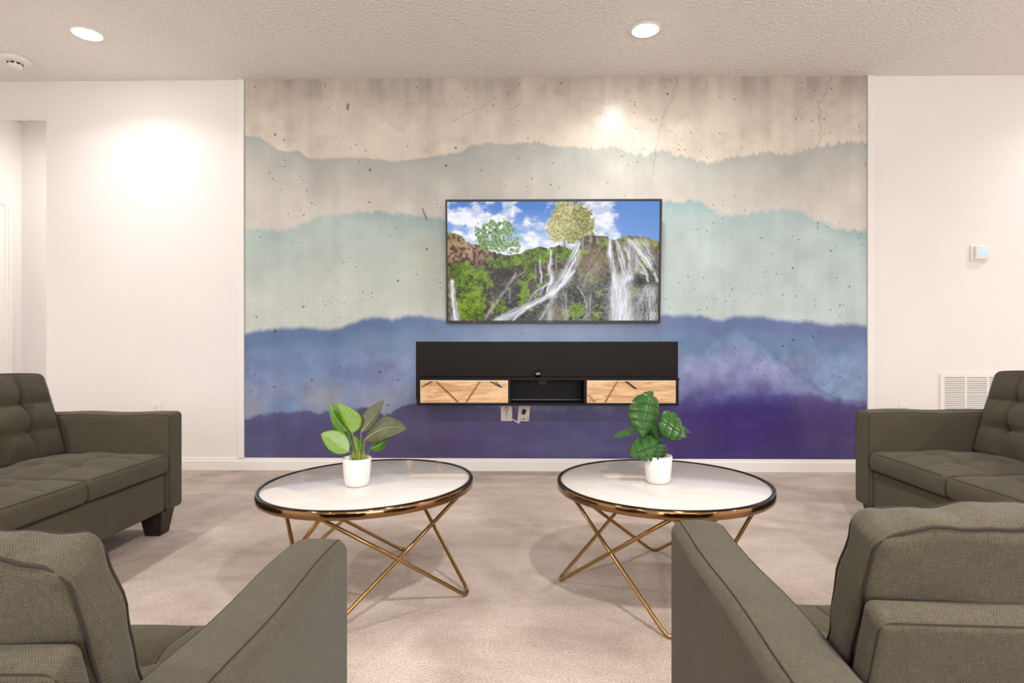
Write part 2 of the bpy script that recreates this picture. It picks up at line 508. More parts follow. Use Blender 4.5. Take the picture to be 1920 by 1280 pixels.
struct(box('wall_right', ROOM_R, ROOM_R + 0.1, ROOM_N, WALL_Y + 0.11, 0, CEIL, MAT['wall']))
WX0, WX1, WZ0, WZ1 = -1.15, 2.35, 0.55, 2.3
v, f = join(box_vf(ROOM_L, WX0, ROOM_N - 0.1, ROOM_N, 0, CEIL), box_vf(WX1, ROOM_R, ROOM_N - 0.1, ROOM_N, 0, CEIL),
            box_vf(WX0, WX1, ROOM_N - 0.1, ROOM_N, 0, WZ0), box_vf(WX0, WX1, ROOM_N - 0.1, ROOM_N, WZ1, CEIL))
struct(mesh('wall_near', v, f, MAT['wall']))
win = thing('fill_window_1', 'white framed window added unseen behind the viewer for fill light', 'window', ((WX0 + WX1) / 2, ROOM_N - 0.05, WZ0)); struct(win)  # invented opening, put in to carry the fill light
for nm, a in (('frame', (WX0, WX0 + 0.05, WZ0, WZ1)), ('frame', (WX1 - 0.05, WX1, WZ0, WZ1)), ('frame', (WX0, WX1, WZ0, WZ0 + 0.05)),
              ('frame', (WX0, WX1, WZ1 - 0.05, WZ1)), ('mullion', ((WX0 + WX1) / 2 - 0.025, (WX0 + WX1) / 2 + 0.025, WZ0, WZ1))):
    box(nm, a[0], a[1], ROOM_N - 0.08, ROOM_N - 0.02, a[2], a[3], MAT['trim'], win, world=True)

def baseboard(name, x0, x1, y0, y1, face):
    """two-step profile; face = direction the board faces into the room"""
    h = 0.0865
    if face == '-y':
        prof = [(0, 0), (0.014, 0), (0.014, h - 0.024), (0.009, h - 0.016), (0.009, h - 0.006), (0.006, h), (0, h)]
        V = [(x, y1 - a, z) for x in (x0, x1) for (a, z) in prof]
    else:
        s = 1 if face == '+x' else -1; xb = x0 if s > 0 else x1
        prof = [(0, 0), (0.014, 0), (0.014, h - 0.024), (0.009, h - 0.016), (0.009, h - 0.006), (0.006, h), (0, h)]
        V = [(xb + s * a, y, z) for y in (y0, y1) for (a, z) in prof]
    n = len(prof)
    F = [(i, (i + 1) % n, n + (i + 1) % n, n + i) for i in range(n)] + [tuple(range(n))[::-1], tuple(range(n, 2 * n))]
    o = mesh(name, V, F, MAT['trim']); struct(o)
    bm = bmesh.new(); bm.from_mesh(o.data); bmesh.ops.recalc_face_normals(bm, faces=bm.faces[:]); bm.to_mesh(o.data); bm.free()
baseboard('baseboard_far', OPEN_X, ROOM_R, 0, WALL_Y, '-y')
baseboard('baseboard_alcove', ROOM_L, OPEN_X + 0.9, 0, ALC_Y, '-y')
baseboard('baseboard_left', ROOM_L, 0, ROOM_N, 4.05, '+x')
baseboard('baseboard_right', 0, ROOM_R, ROOM_N, WALL_Y, '-x')

# door with casing on the left wall of the alcove
dr = thing('door_1', 'white door with moulded casing inside the left opening', 'door', (ROOM_L, 4.3, 0)); struct(dr)
for (ya, yb, za, zb) in ((4.605, 4.675, 0, 2.07), (4.06, 4.13, 0, 2.07), (4.13, 4.605, 2.0, 2.07)):
    box('casing', ROOM_L, ROOM_L + 0.018, ya, yb, za, zb, MAT['trim'], dr, bevel=0.004, world=True)
    if zb - za > 1: box('casing_bead', ROOM_L + 0.018, ROOM_L + 0.024, (ya + yb) / 2 - 0.012, (ya + yb) / 2 + 0.02, za, zb - 0.07, MAT['trim'], dr, bevel=0.003, world=True)
box('door_leaf', ROOM_L + 0.001, ROOM_L + 0.008, 4.13, 4.605, 0.01, 2.0, MAT['trim'], dr, world=True)
for za, zb in ((0.2, 0.95), (1.1, 1.85)):
    box('panel', ROOM_L + 0.008, ROOM_L + 0.013, 4.2, 4.53, za, zb, MAT['trim'], dr, bevel=0.003, world=True)

# white strips closing the two sides of the mural
MX0, MX1, MZ0, MZ1 = -1.925, 2.388, 0.0868, CEIL
struct(box('trim_1', -1.972, MX0 - 0.003, WALL_Y - 0.018, WALL_Y, 0.084, CEIL, MAT['trim'], bevel=0.003))
struct(box('trim_2', MX1 + 0.003, 2.437, WALL_Y - 0.018, WALL_Y, 0.0868, CEIL, MAT['trim'], bevel=0.003))

# ------------------------------------------------------------------ mural
def build_mural():
    nx, nz = 760, 464
    xs = np.linspace(MX0, MX1, nx + 1); zs = np.linspace(MZ1, MZ0, nz + 1)
    X, Z = np.meshgrid(xs, zs)
    px = 460 + (X - MX0) / (MX1 - MX0) * 1165.0
    py = 148 + (MZ1 - Z) / (MZ1 - MZ0) * 711.0
    wob = (fbm(px / 60, py / 60, 3, 5) - 0.5)
    fine = (fbm(px / 9, py / 9, 5, 3) - 0.5)
    jag = (fbm(px / 22, px * 0 + 1.7, 8, 4) - 0.5)
    spike = np.abs(fbm(px / 7, px * 0 + 4.2, 11, 3) - 0.5)
    R1 = ridge(px, [(460, 252), (490, 258), (520, 278), (545, 283), (560, 280), (580, 297), (610, 299), (650, 294), (700, 299), (740, 302), (790, 300), (830, 292), (870, 288), (890, 276), (920, 270), (960, 273), (1010, 271), (1060, 277), (1110, 284), (1150, 280), (1190, 293), (1215, 297), (1240, 287), (1260, 291), (1290, 301), (1330, 311), (1360, 306), (1400, 299), (1440, 292), (1480, 294), (1510, 291), (1545, 279), (1580, 273), (1625, 276)])
    R1 = R1 + jag * 10 - spike * 26 * sstep(620, 1250, px)
    R2 = ridge(px, [(460, 428), (500, 431), (560, 424), (600, 409), (650, 402), (715, 399), (760, 402), (835, 410), (900, 400), (1000, 395), (1100, 387), (1200, 381), (1245, 381), (1300, 377), (1340, 395), (1375, 410), (1410, 401), (1450, 394), (1490, 391), (1520, 410), (1560, 426), (1600, 436), (1625, 441)]) + jag * 12 + wob * 6
    R3 = ridge(px, [(460, 624), (500, 619), (530, 612), (570, 614), (620, 619), (660, 606), (700, 596), (740, 597), (770, 591), (835, 598), (900, 595), (1000, 590), (1100, 590), (1240, 593), (1290, 588), (1330, 594), (1360, 601), (1400, 592), (1440, 594), (1480, 600), (1540, 606), (1580, 605), (1625, 612)]) + jag * 12 + fine * 6
    R4 = ridge(px, [(460, 900), (1200, 900), (1265, 662), (1322, 655), (1345, 632), (1385, 616), (1420, 634), (1460, 665), (1500, 700), (1540, 728), (1570, 742), (1600, 750), (1625, 752)]) + jag * 7 + fine * 5
    R5 = ridge(px, [(460, 785), (500, 780), (560, 773), (600, 776), (640, 771), (700, 766), (725, 779), (750, 765), (780, 758), (830, 756), (900, 760), (1000, 765), (1100, 765), (1200, 760), (1270, 762), (1300, 758), (1340, 753), (1400, 750), (1450, 746), (1500, 749), (1560, 757), (1625, 768)]) + jag * 14 + fine * 8 + wob * 10
    side = sstep(760, 1330, px)                       # 0 left .. 1 right
    C = lambda r, g, b: lin((r, g, b))[None, None, :] * np.ones(px.shape + (1,))
    # top concrete
    streak = fbm(px / 26, py / 240, 21, 4) - 0.5
    cloud = fbm(px / 150, py / 110, 31, 4) - 0.5
    A = mixc(C(196, 186, 174), C(224, 214, 200), np.clip(sstep(150, 285, py) + cloud * 0.9 - streak * 0.8, 0, 1))
    A = A * (1 - 0.22 * sstep(215, 148, py) * (0.6 + streak * 2.4))[..., None]
    A = A * (1 - 0.08 * sstep(0.55, 0.75, fbm(px / 30, py / 22, 23, 4)))[..., None]
    # pale grey hills
    d = py - R1
    B = mixc(C(188, 190, 184), C(210, 206, 198), np.clip(sstep(0, 110, d) + cloud * 0.7, 0, 1))
    B = mixc(B, C(168, 174, 172), 0.75 * np.exp(-np.clip(d, 0, None) / 16) * (0.7 + wob))
    img = mixc(A, B, sstep(-2.0, 3.0, d))
    # teal wash
    d = py - R2
    Tn = mixc(C(186, 199, 192), C(200, 208, 200), np.clip(sstep(20, 190, d) + cloud * 0.8, 0, 1))
    Tn = mixc(Tn, C(182, 204, 208), side * 0.55)
    Tn = mixc(Tn, C(138, 174, 178), 0.95 * np.exp(-np.clip(d, 0, None) / (18 + 16 * (wob + 0.5))) * np.clip(0.75 + cloud * 1.4, 0, 1))
    shade = np.exp(-((px - 815) / 40) ** 2) * sstep(430, 460, py) * sstep(640, 560, py)
    Tn = mixc(Tn, C(176, 180, 164), 0.55 * shade)
    img = mixc(img, Tn, sstep(-5, 6, d + fine * 12))
    # blue wash
    d = py - R3
    Bl = mixc(C(92, 118, 160), C(112, 140, 172), np.clip(sstep(8, 50, d) + cloud, 0, 1))
    Bl = mixc(Bl, C(104, 112, 166), side * 0.45)
    Bl = mixc(Bl, C(96, 136, 168), side * 0.6 * sstep(20, 60, d))
    img = mixc(img, Bl, sstep(-5, 7, d + fine * 8))
    # lighter smoke under the blue
    lower = 658 + jag * 16 + wob * 30
    dd = py - lower
    Sm = mixc(C(120, 142, 182), C(136, 150, 188), np.clip(0.5 + cloud * 2, 0, 1))
    Sm = mixc(Sm, C(150, 154, 170), np.clip(sstep(690, 760, py) * sstep(900, 620, px) * (0.62 + wob * 2.8), 0, 1))
    Sm = mixc(Sm, C(104, 116, 158), np.clip(0.5 * sstep(0.1, 0.3, fbm(px / 70, py / 50, 51, 4) - 0.38), 0, 1))
    Sm = mixc(Sm, C(122, 154, 190), side * 0.5 * sstep(1500, 1560, px))
    img = mixc(img, Sm, sstep(-14, 22, dd))
    # lilac mountain on the right
    d = py - R4
    t = np.clip((py - R4) / np.maximum(R5 - R4, 20), 0, 1.3)
    Mt = mixc(C(108, 142, 178), C(132, 142, 188), sstep(0.0, 0.45, t))
    Mt = mixc(Mt, C(86, 82, 144), np.clip(sstep(0.35, 1.0, t + wob * 1.3), 0, 1))
    Mt = mixc(Mt, C(160, 162, 198), np.clip(0.7 * np.exp(-((py - 690) / 34) ** 2) * (0.55 + wob * 2.6) * sstep(1200, 1300, px), 0, 1))
    Mt = mixc(Mt, C(92, 96, 146), 0.75 * np.exp(-np.clip(d, 0, None) / 6))
    img = mixc(img, Mt, sstep(-2, 4, d) * sstep(1180, 1275, px))
    mott = fbm(px / 16, py / 16, 81, 4) - 0.5
    img = img * (1 + mott * 0.55 * sstep(600, 680, py) * (0.35 + 0.65 * side))[..., None]
    # bottom violet
    d = py - R5
    Vl = mixc(C(82, 78, 118), C(66, 52, 116), side)
    n2 = fbm(px / 120, py / 60, 61, 4)
    Vl = mixc(Vl, C(92, 94, 134), np.clip((n2 - 0.5) * 3, 0, 1) * (1 - side * 0.4))
    Vl = mixc(Vl, C(76, 64, 104), np.clip((0.46 - n2) * 3, 0, 1))
    soft = 4 + 22 * side
    img = mixc(img, Vl, sstep(-soft, soft * 0.8, d + wob * 26 * side))
    # vertical stains and blotches of the concrete
    st = fbm(px / 18, py / 400, 71, 4) - 0.5
    img = img * (1 + st * 0.16 + (fbm(px / 40, py / 40, 73, 5) - 0.5) * 0.28)[..., None]
    # cracks
    for pts in ([(985, 150), (968, 172), (940, 180), (905, 205), (875, 215), (852, 230)], [(1275, 150), (1262, 190), (1245, 225), (1236, 270), (1230, 330)], [(1560, 145), (1548, 185), (1536, 205), (1540, 240), (1537, 275)], [(795, 392), (800, 402), (804, 413)], [(657, 195), (655, 205)]):
        dm = np.full(px.shape, 1e9)
        for (x0, y0), (x1, y1) in zip(pts[:-1], pts[1:]):
            vx, vy = x1 - x0, y1 - y0
            tt = np.clip(((px - x0) * vx + (py - y0) * vy) / (vx * vx + vy * vy), 0, 1)
            dm = np.minimum(dm, np.hypot(px - x0 - tt * vx + fine * 10, py - y0 - tt * vy))
        k = 0.75 if len(pts) < 4 else 0.22
        img = img * (1 - k * np.exp(-(dm / 1.6) ** 2))[..., None]
    img = np.clip(img * 1.0, 0, 1)
    n = (nx + 1) * (nz + 1)
    yf = WALL_Y - 0.007
    V = np.stack([X.ravel(), np.full(n, yf), Z.ravel()], 1)
    I = np.arange(n).reshape(nz + 1, nx + 1)
    F = np.stack([I[:-1, :-1], I[1:, :-1], I[1:, 1:], I[:-1, 1:]], -1).reshape(-1, 4)
    # thickness: a back sheet edge around the border
    border = np.concatenate([I[0, :], I[1:, -1], I[-1, -2::-1], I[-2:0:-1, 0]])
    Vb = V[border].copy(); Vb[:, 1] = WALL_Y - 0.0005
    m = len(border)
    Fb = [(int(border[i]), int(border[(i + 1) % m]), n + (i + 1) % m, n + i) for i in range(m)]
    root = np.array(((MX0 + MX1) / 2, WALL_Y, MZ0))
    o = mesh('wall_mural', np.concatenate([V, Vb]) - root, F.tolist() + Fb, MAT['mural'])
    o.location = root
    cols = np.concatenate([img.reshape(-1, 3), img.reshape(-1, 3)[border]])
    color_mesh(o, 'Paint', cols)
    tag(o, 'watercolour mural of blue, teal and violet misty mountains on concrete, behind the television', 'mural')
build_mural()

# ------------------------------------------------------------------ television
def tv_picture(u, v):
    x = 35 + u * 1815; y = 40 + v * 1018
    X0, Y0 = x, y
    C = lambda r, g, b: lin((r, g, b))[None, None, :] * np.ones(x.shape + (1,))
    nb = fbm(x / 190, y / 120, 101, 6, 0.55); nf = fbm(x / 22, y / 22, 103, 4); nff = fbm(x / 7, y / 7, 105, 2)
    nm = fbm(x / 70, y / 60, 109, 4)
    # sky and clouds
    img = mixc(C(84, 132, 206), C(160, 192, 234), sstep(40, 460, y))
    img = mixc(img, C(106, 148, 216), 0.8 * sstep(1420, 1560, x))
    g = lambda cx, cy, rx, ry: np.exp(-((x - cx) / rx) ** 2 - ((y - cy) / ry) ** 2)
    bias = 0.16 * g(250, 190, 230, 90) + 0.10 * g(700, 160, 330, 130) + 0.20 * g(1370, 190, 130, 160) + 0.16 * g(800, 380, 330, 120) - 0.6 * sstep(1480, 1640, x) - 0.10 * g(110, 70, 130, 40) - 0.10 * g(860, 250, 60, 60) - 0.12 * g(100, 290, 140, 60)
    cl = sstep(0.43, 0.60, nb + bias)
    img = mixc(img, mixc(C(198, 208, 232), C(248, 248, 252), sstep(0.30, 0.62, fbm(x / 70, y / 55, 107, 5))), cl * 0.96)
    def foliage(img, blobs, c0, c1, thr, seed, grain=20, k=0.42):
        r = np.full(x.shape, 9.0)
        for (cx, cy, rx, ry) in blobs: r = np.minimum(r, np.hypot((x - cx) / rx, (y - cy) / ry))
        n = fbm(x / grain, y / grain, seed, 4)
        mask = sstep(thr, thr + 0.07, n + (1 - r) * k)
        return mixc(img, mixc(c0, c1, sstep(0.28, 0.72, fbm(x / 11, y / 11, seed + 3, 3))), mask)
    wx = (fbm(x / 60, y / 60, 141, 3) - 0.5) * 46 + (fbm(x / 14, y / 14, 143, 2) - 0.5) * 12
    wy = (fbm(x / 60, y / 60, 145, 3) - 0.5) * 30
    def stroke(img, pts, w, col, a=1.0, streak=0.0, seed=0, warp=1.0):
        xx, yy = x + wx * warp, y + wy * warp
        d = np.full(x.shape, 1e9)
        wl = w if isinstance(w, (list, tuple)) else [w] * len(pts)
        for i in range(len(pts) - 1):
            (x0, y0), (x1, y1) = pts[i], pts[i + 1]
            vx, vy = x1 - x0, y1 - y0
            t = np.clip(((xx - x0) * vx + (yy - y0) * vy) / (vx * vx + vy * vy), 0, 1)
            d = np.minimum(d, np.hypot(xx - x0 - t * vx, yy - y0 - t * vy) / (wl[i] * (1 - t) + wl[i + 1] * t))
        m = np.exp(-d ** 2 * 1.2)
        if streak:
            p0, p1 = np.array(pts[0], float), np.array(pts[-1], float)
            dv = (p1 - p0) / np.linalg.norm(p1 - p0)
            al = xx * dv[0] + yy * dv[1]; ac = -xx * dv[1] + yy * dv[0]
            s = fbm(ac / 7, al / 110, 200 + seed, 4, 0.6)
            m = m * np.clip(1 + streak * (s - 0.56) * 4.5, 0, 1.35)
        return mixc(img, col, np.clip(m * a, 0, 1))
    # trees
    for p in ([(480, 480), (470, 400), (420, 330)], [(470, 410), (530, 330), (560, 260)], [(440, 470), (400, 410), (360, 360)], [(490, 470), (600, 400), (650, 350)], [(460, 420), (440, 300), (410, 230)]):
        img = stroke(img, p, 3.5, C(122, 118, 98), 0.9, warp=0.3)
    img = foliage(img, [(345, 330, 70, 90), (410, 250, 40, 70), (455, 300, 70, 90), (545, 290, 60, 90), (490, 400, 110, 60), (350, 400, 70, 50)], C(84, 116, 74), C(160, 186, 128), 0.50, 111)
    img = foliage(img, [(610, 400, 60, 60), (640, 350, 30, 30), (600, 450, 70, 30)], C(96, 126, 80), C(164, 188, 126), 0.60, 113)
    img = stroke(img, [(1040, 420), (1045, 340), (1080, 230)], [11, 8, 3], C(112, 102, 86), warp=0.3)
    img = stroke(img, [(1045, 360), (990, 260)], 4, C(124, 114, 94), warp=0.3); img = stroke(img, [(1045, 350), (1150, 250)], 4, C(124, 114, 94), warp=0.3)
    img = foliage(img, [(1060, 150, 120, 120), (1150, 160, 100, 110), (1000, 260, 110, 120), (1180, 260, 110, 130), (1090, 260, 130, 130)], C(150, 146, 92), C(212, 206, 152), 0.44, 117, 15, 1.1)
    img = foliage(img, [(1190, 180, 80, 110), (1220, 280, 70, 90), (1140, 330, 90, 60)], C(112, 116, 66), C(172, 170, 108), 0.52, 119, 15)
    img = foliage(img, [(1240, 320, 60, 40)], C(120, 128, 80), C(200, 200, 150), 0.62, 121, 15)
    # cliff
    R = ridge(x, [(35, 300), (130, 318), (220, 390), (330, 422), (430, 470), (560, 502), (650, 490), (720, 452), (830, 425), (900, 447), (930, 425), (1000, 412), (1100, 452), (1150, 400), (1200, 342), (1260, 325), (1330, 330), (1400, 340), (1430, 362), (1500, 357), (1560, 340), (1640, 330), (1740, 350), (1850, 388)]) + (nf - 0.5) * 30
    rock = mixc(C(52, 44, 36), C(140, 116, 92), sstep(0.30, 0.72, nf * 0.6 + nm * 0.4))
    dark = mixc(C(26, 25, 23), C(112, 108, 102), sstep(0.34, 0.74, nff * 0.55 + nf * 0.25 + nm * 0.2))
    wet = sstep(520, 760, y + (nb - 0.5) * 300) * sstep(250, 520, x)
    rock = mixc(rock, dark, wet)
    rock = mixc(rock, mixc(C(92, 66, 48), C(196, 156, 128), sstep(0.3, 0.7, nf)), g(170, 440, 190, 120))
    rock = mixc(rock, mixc(C(84, 68, 54), C(166, 142, 116), nf), 0.85 * g(1290, 560, 150, 120))
    rock = mixc(rock, mixc(C(120, 100, 90), C(200, 176, 160), nf), 0.55 * g(960, 1000, 90, 90))
    img = mixc(img, rock, sstep(-3, 3, y - R))
    # moss
    gr = mixc(C(30, 50, 14), C(136, 166, 40), sstep(0.28, 0.74, nff * 0.35 + nf * 0.35 + nm * 0.3))
    gm = np.zeros(x.shape)
    for (cx, cy, rx, ry) in ((500, 560, 150, 50), (640, 540, 130, 70), (820, 490, 130, 70), (1040, 480, 90, 60), (150, 620, 110, 80), (330, 700, 90, 110), (230, 850, 150, 120), (270, 990, 120, 90), (730, 640, 60, 110), (690, 820, 50, 110), (505, 935, 50, 60), (1160, 950, 70, 70), (200, 740, 110, 80)):
        gm = np.maximum(gm, 1.25 - np.hypot((x - cx) / rx, (y - cy) / ry))
    img = mixc(img, gr, sstep(0.1, 0.45, gm + (nm - 0.5) * 1.0 + (nf - 0.5) * 1.0) * sstep(-14, 0, y - R))
    ol = mixc(C(96, 96, 34), C(178, 170, 80), nf)
    img = mixc(img, ol, sstep(0.1, 0.35, 1 - np.hypot((x - 1730) / 150, (y - 385) / 50) + (nf - 0.5)) * sstep(-6, 0, y - R))
    def blot(img, cx, cy, rx, ry, col, a):
        return mixc(img, col, a * sstep(0.1, 0.5, 1.1 - np.hypot((x - cx) / rx, (y - cy) / ry) + (nf - 0.5) * 0.9 + (nm - 0.5) * 0.6))
    img = blot(img, 520, 650, 110, 60, C(38, 30, 24), 0.8)
    img = blot(img, 780, 600, 70, 60, C(34, 34, 24), 0.6)
    img = blot(img, 100, 640, 60, 60, C(40, 34, 26), 0.6)
    img = blot(img, 1135, 830, 85, 85, C(20, 20, 16), 0.9)
    img = blot(img, 1690, 710, 100, 60, C(30, 28, 25), 0.85)
    img = blot(img, 880, 870, 60, 50, C(34, 30, 24), 0.8)
    W = C(238, 240, 246); G = C(206, 204, 206)
    img = stroke(img, [(1290, 620), (1210, 740)], 60, C(176, 164, 152), 0.45, 0.9, 1)
    for k, (pts, w, a, st) in enumerate([
        ([(1160, 395), (1115, 560), (1040, 690), (930, 825)], [22, 40, 48, 34], 0.95, 0.6),
        ([(1130, 630), (1010, 760), (940, 820)], [10, 20, 20], 0.9, 0.5),
        ([(930, 828), (760, 920), (600, 1000), (470, 1062)], [20, 24, 28, 34], 0.95, 0.55),
        ([(925, 450), (918, 600), (930, 700), (900, 800)], [9, 18, 18, 12], 0.95, 0.5),
        ([(900, 740), (800, 800), (720, 890)], 8, 0.8, 0.5), ([(870, 750), (830, 830)], 7, 0.7, 0.4), ([(840, 540), (838, 730)], 9, 0.75, 0.6),
        ([(800, 580), (790, 700)], 8, 0.35, 0.8), ([(970, 520), (975, 620)], 8, 0.4, 0.8),
        ([(1425, 370), (1440, 500), (1465, 620), (1480, 770)], [14, 22, 26, 26], 0.95, 0.6),
        ([(1480, 365), (1520, 500), (1560, 660)], [16, 22, 24], 0.9, 0.7),
        ([(1600, 372), (1690, 440), (1750, 590)], [30, 72, 72], 0.85, 1.0), ([(1570, 450), (1590, 640)], 34, 0.7, 1.0), ([(1660, 420), (1640, 620)], 50, 0.6, 1.0),
        ([(1600, 690), (1545, 720), (1530, 850), (1555, 1062)], [34, 66, 90, 105], 1.0, 0.4),
        ([(1470, 760), (1460, 900), (1470, 1062)], [24, 28, 34], 0.85, 0.6),
        ([(72, 720), (75, 850), (95, 1062)], [16, 24, 36], 0.95, 0.6),
        ([(620, 650), (545, 780), (470, 880), (360, 1040)], [8, 16, 14, 16], 0.6, 0.9), ([(700, 640), (600, 690)], 5, 0.6, 0.4),
        ([(560, 780), (580, 900)], 7, 0.4, 0.7), ([(740, 930), (590, 1062)], 14, 0.65, 0.8), ([(950, 850), (920, 950), (915, 1062)], 22, 0.7, 0.9),
        ([(900, 930), (830, 1062)], 16, 0.55, 0.8), ([(1040, 840), (1060, 1062)], 24, 0.55, 1.0),
        ([(1150, 760), (1215, 850), (1240, 1000), (1190, 1050)], 6, 0.6, 0.5), ([(1260, 860), (1240, 1050)], 26, 0.45, 1.0),
        ([(1700, 645), (1740, 660), (1760, 720)], 9, 0.85, 0.3), ([(1815, 655), (1845, 720)], 11, 0.9, 0.3), ([(1750, 770), (1700, 900)], 26, 0.6, 1.0),
        ([(1790, 800), (1800, 1062)], 50, 0.65, 1.0), ([(1700, 820), (1700, 1062)], 40, 0.55, 1.0), ([(1320, 345), (1325, 400)], 6, 0.5, 0.3), ([(1200, 360), (1190, 460)], 10, 0.55, 0.8), ([(1260, 340), (1250, 480)], 14, 0.3, 1.0)]):
        img = stroke(img, pts, w, W if a > 0.6 else G, a, st, k, 0.6)
    sp = sstep(0.60, 0.8, fbm(x / 4.5, y / 4.5, 131, 2)) * sstep(600, 820, y) * sstep(640, 900, x) * 0.6
    img = mixc(img, C(196, 194, 192), sp)
    return np.clip(img, 0, 1)

def build_tv():
    tilt = math.radians(3.6)
    zb, zt = 1.0225, 1.860
    x0, x1 = -0.506, 0.958
    yb = 3.945                                     # front face at the bottom edge
    hgt = (zt - zb) / math.cos(tilt)
    root = thing('television', 'wide flat television showing a waterfall, mounted above the black shelf', 'television', ((x0 + x1) / 2, WALL_Y, zb))
    def T(px, d, q):                               # x, depth behind the glass, distance up the screen
        return (px, yb - q * math.sin(tilt) + d * math.cos(tilt), zb + q * math.cos(tilt) + d * math.sin(tilt))
    def tbox(name, a0, a1, d0, d1, q0, q1, mat, parent, bevel=0.0):
        v, f = box_vf(a0, a1, d0, d1, q0, q1)
        o = mesh(name, [T(*p) for p in v], f, mat, parent, world=True)
        if bevel:
            bm = bmesh.new(); bm.from_mesh(o.data); bmesh.ops.bevel(bm, geom=bm.edges[:], offset=bevel, segments=2, affect='EDGES'); bm.to_mesh(o.data); bm.free()
        return o
    bz = 0.012; bt = 0.015; bb = 0.020
    tbox('bezel', x0, x0 + bz, 0, 0.03, 0, hgt, MAT['black_plastic'], root, 0.002)
    tbox('bezel', x1 - bz - 0.004, x1, 0, 0.03, 0, hgt, MAT['black_plastic'], root, 0.002)
    tbox('bezel', x0 + bz, x1 - bz - 0.004, 0, 0.03, hgt - bt, hgt, MAT['black_plastic'], root, 0.002)
    tbox('bezel', x0 + bz, x1 - bz - 0.004, 0, 0.03, 0, bb, MAT['black_plastic'], root, 0.002)
    tbox('housing', x0 + 0.01, x1 - 0.01, 0.012, 0.032, 0.01, hgt - 0.01, MAT['black_plastic'], root)
    tbox('housing', x0 + 0.2, x1 - 0.2, 0.032, 0.055, 0.06, hgt * 0.55, MAT['black_plastic'], root, 0.006)
    box('wall_bracket', -0.02, 0.47, WALL_Y - 0.045, WALL_Y - 0.008, 1.2, 1.55, MAT['black_plastic'], root, world=True)
    # picture
    sx0, sx1, sq0, sq1 = x0 + bz, x1 - bz - 0.004, bb, hgt - bt
    nx, ny = 560, 320
    U, Vv = np.meshgrid(np.linspace(0, 1, nx + 1), np.linspace(0, 1, ny + 1))
    img = tv_picture(U, Vv)
    q = sq1 + (sq0 - sq1) * Vv; d = 0.006
    P = np.stack([sx0 + (sx1 - sx0) * U, yb - q * math.sin(tilt) + d * math.cos(tilt), zb + q * math.cos(tilt) + d * math.sin(tilt)], -1).reshape(-1, 3)
    I = np.arange((nx + 1) * (ny + 1)).reshape(ny + 1, nx + 1)
    F = np.stack([I[:-1, :-1], I[1:, :-1], I[1:, 1:], I[:-1, 1:]], -1).reshape(-1, 4)
    s = mesh('screen', P, F.tolist(), MAT['screen'], root, world=True)
    s['label'] = 'bright picture of a waterfall under a blue cloudy sky'
    color_mesh(s, 'Paint', img.reshape(-1, 3))
    tbox('indicator_light', -0.318, -0.308, -0.001, 0.004, 0.002, 0.007, MAT['red_led'], root)
    tbox('logo', 0.19, 0.225, -0.001, 0.004, 0.007, 0.012, simple('logo_print', (120, 120, 122), 0.4), root)
build_tv()

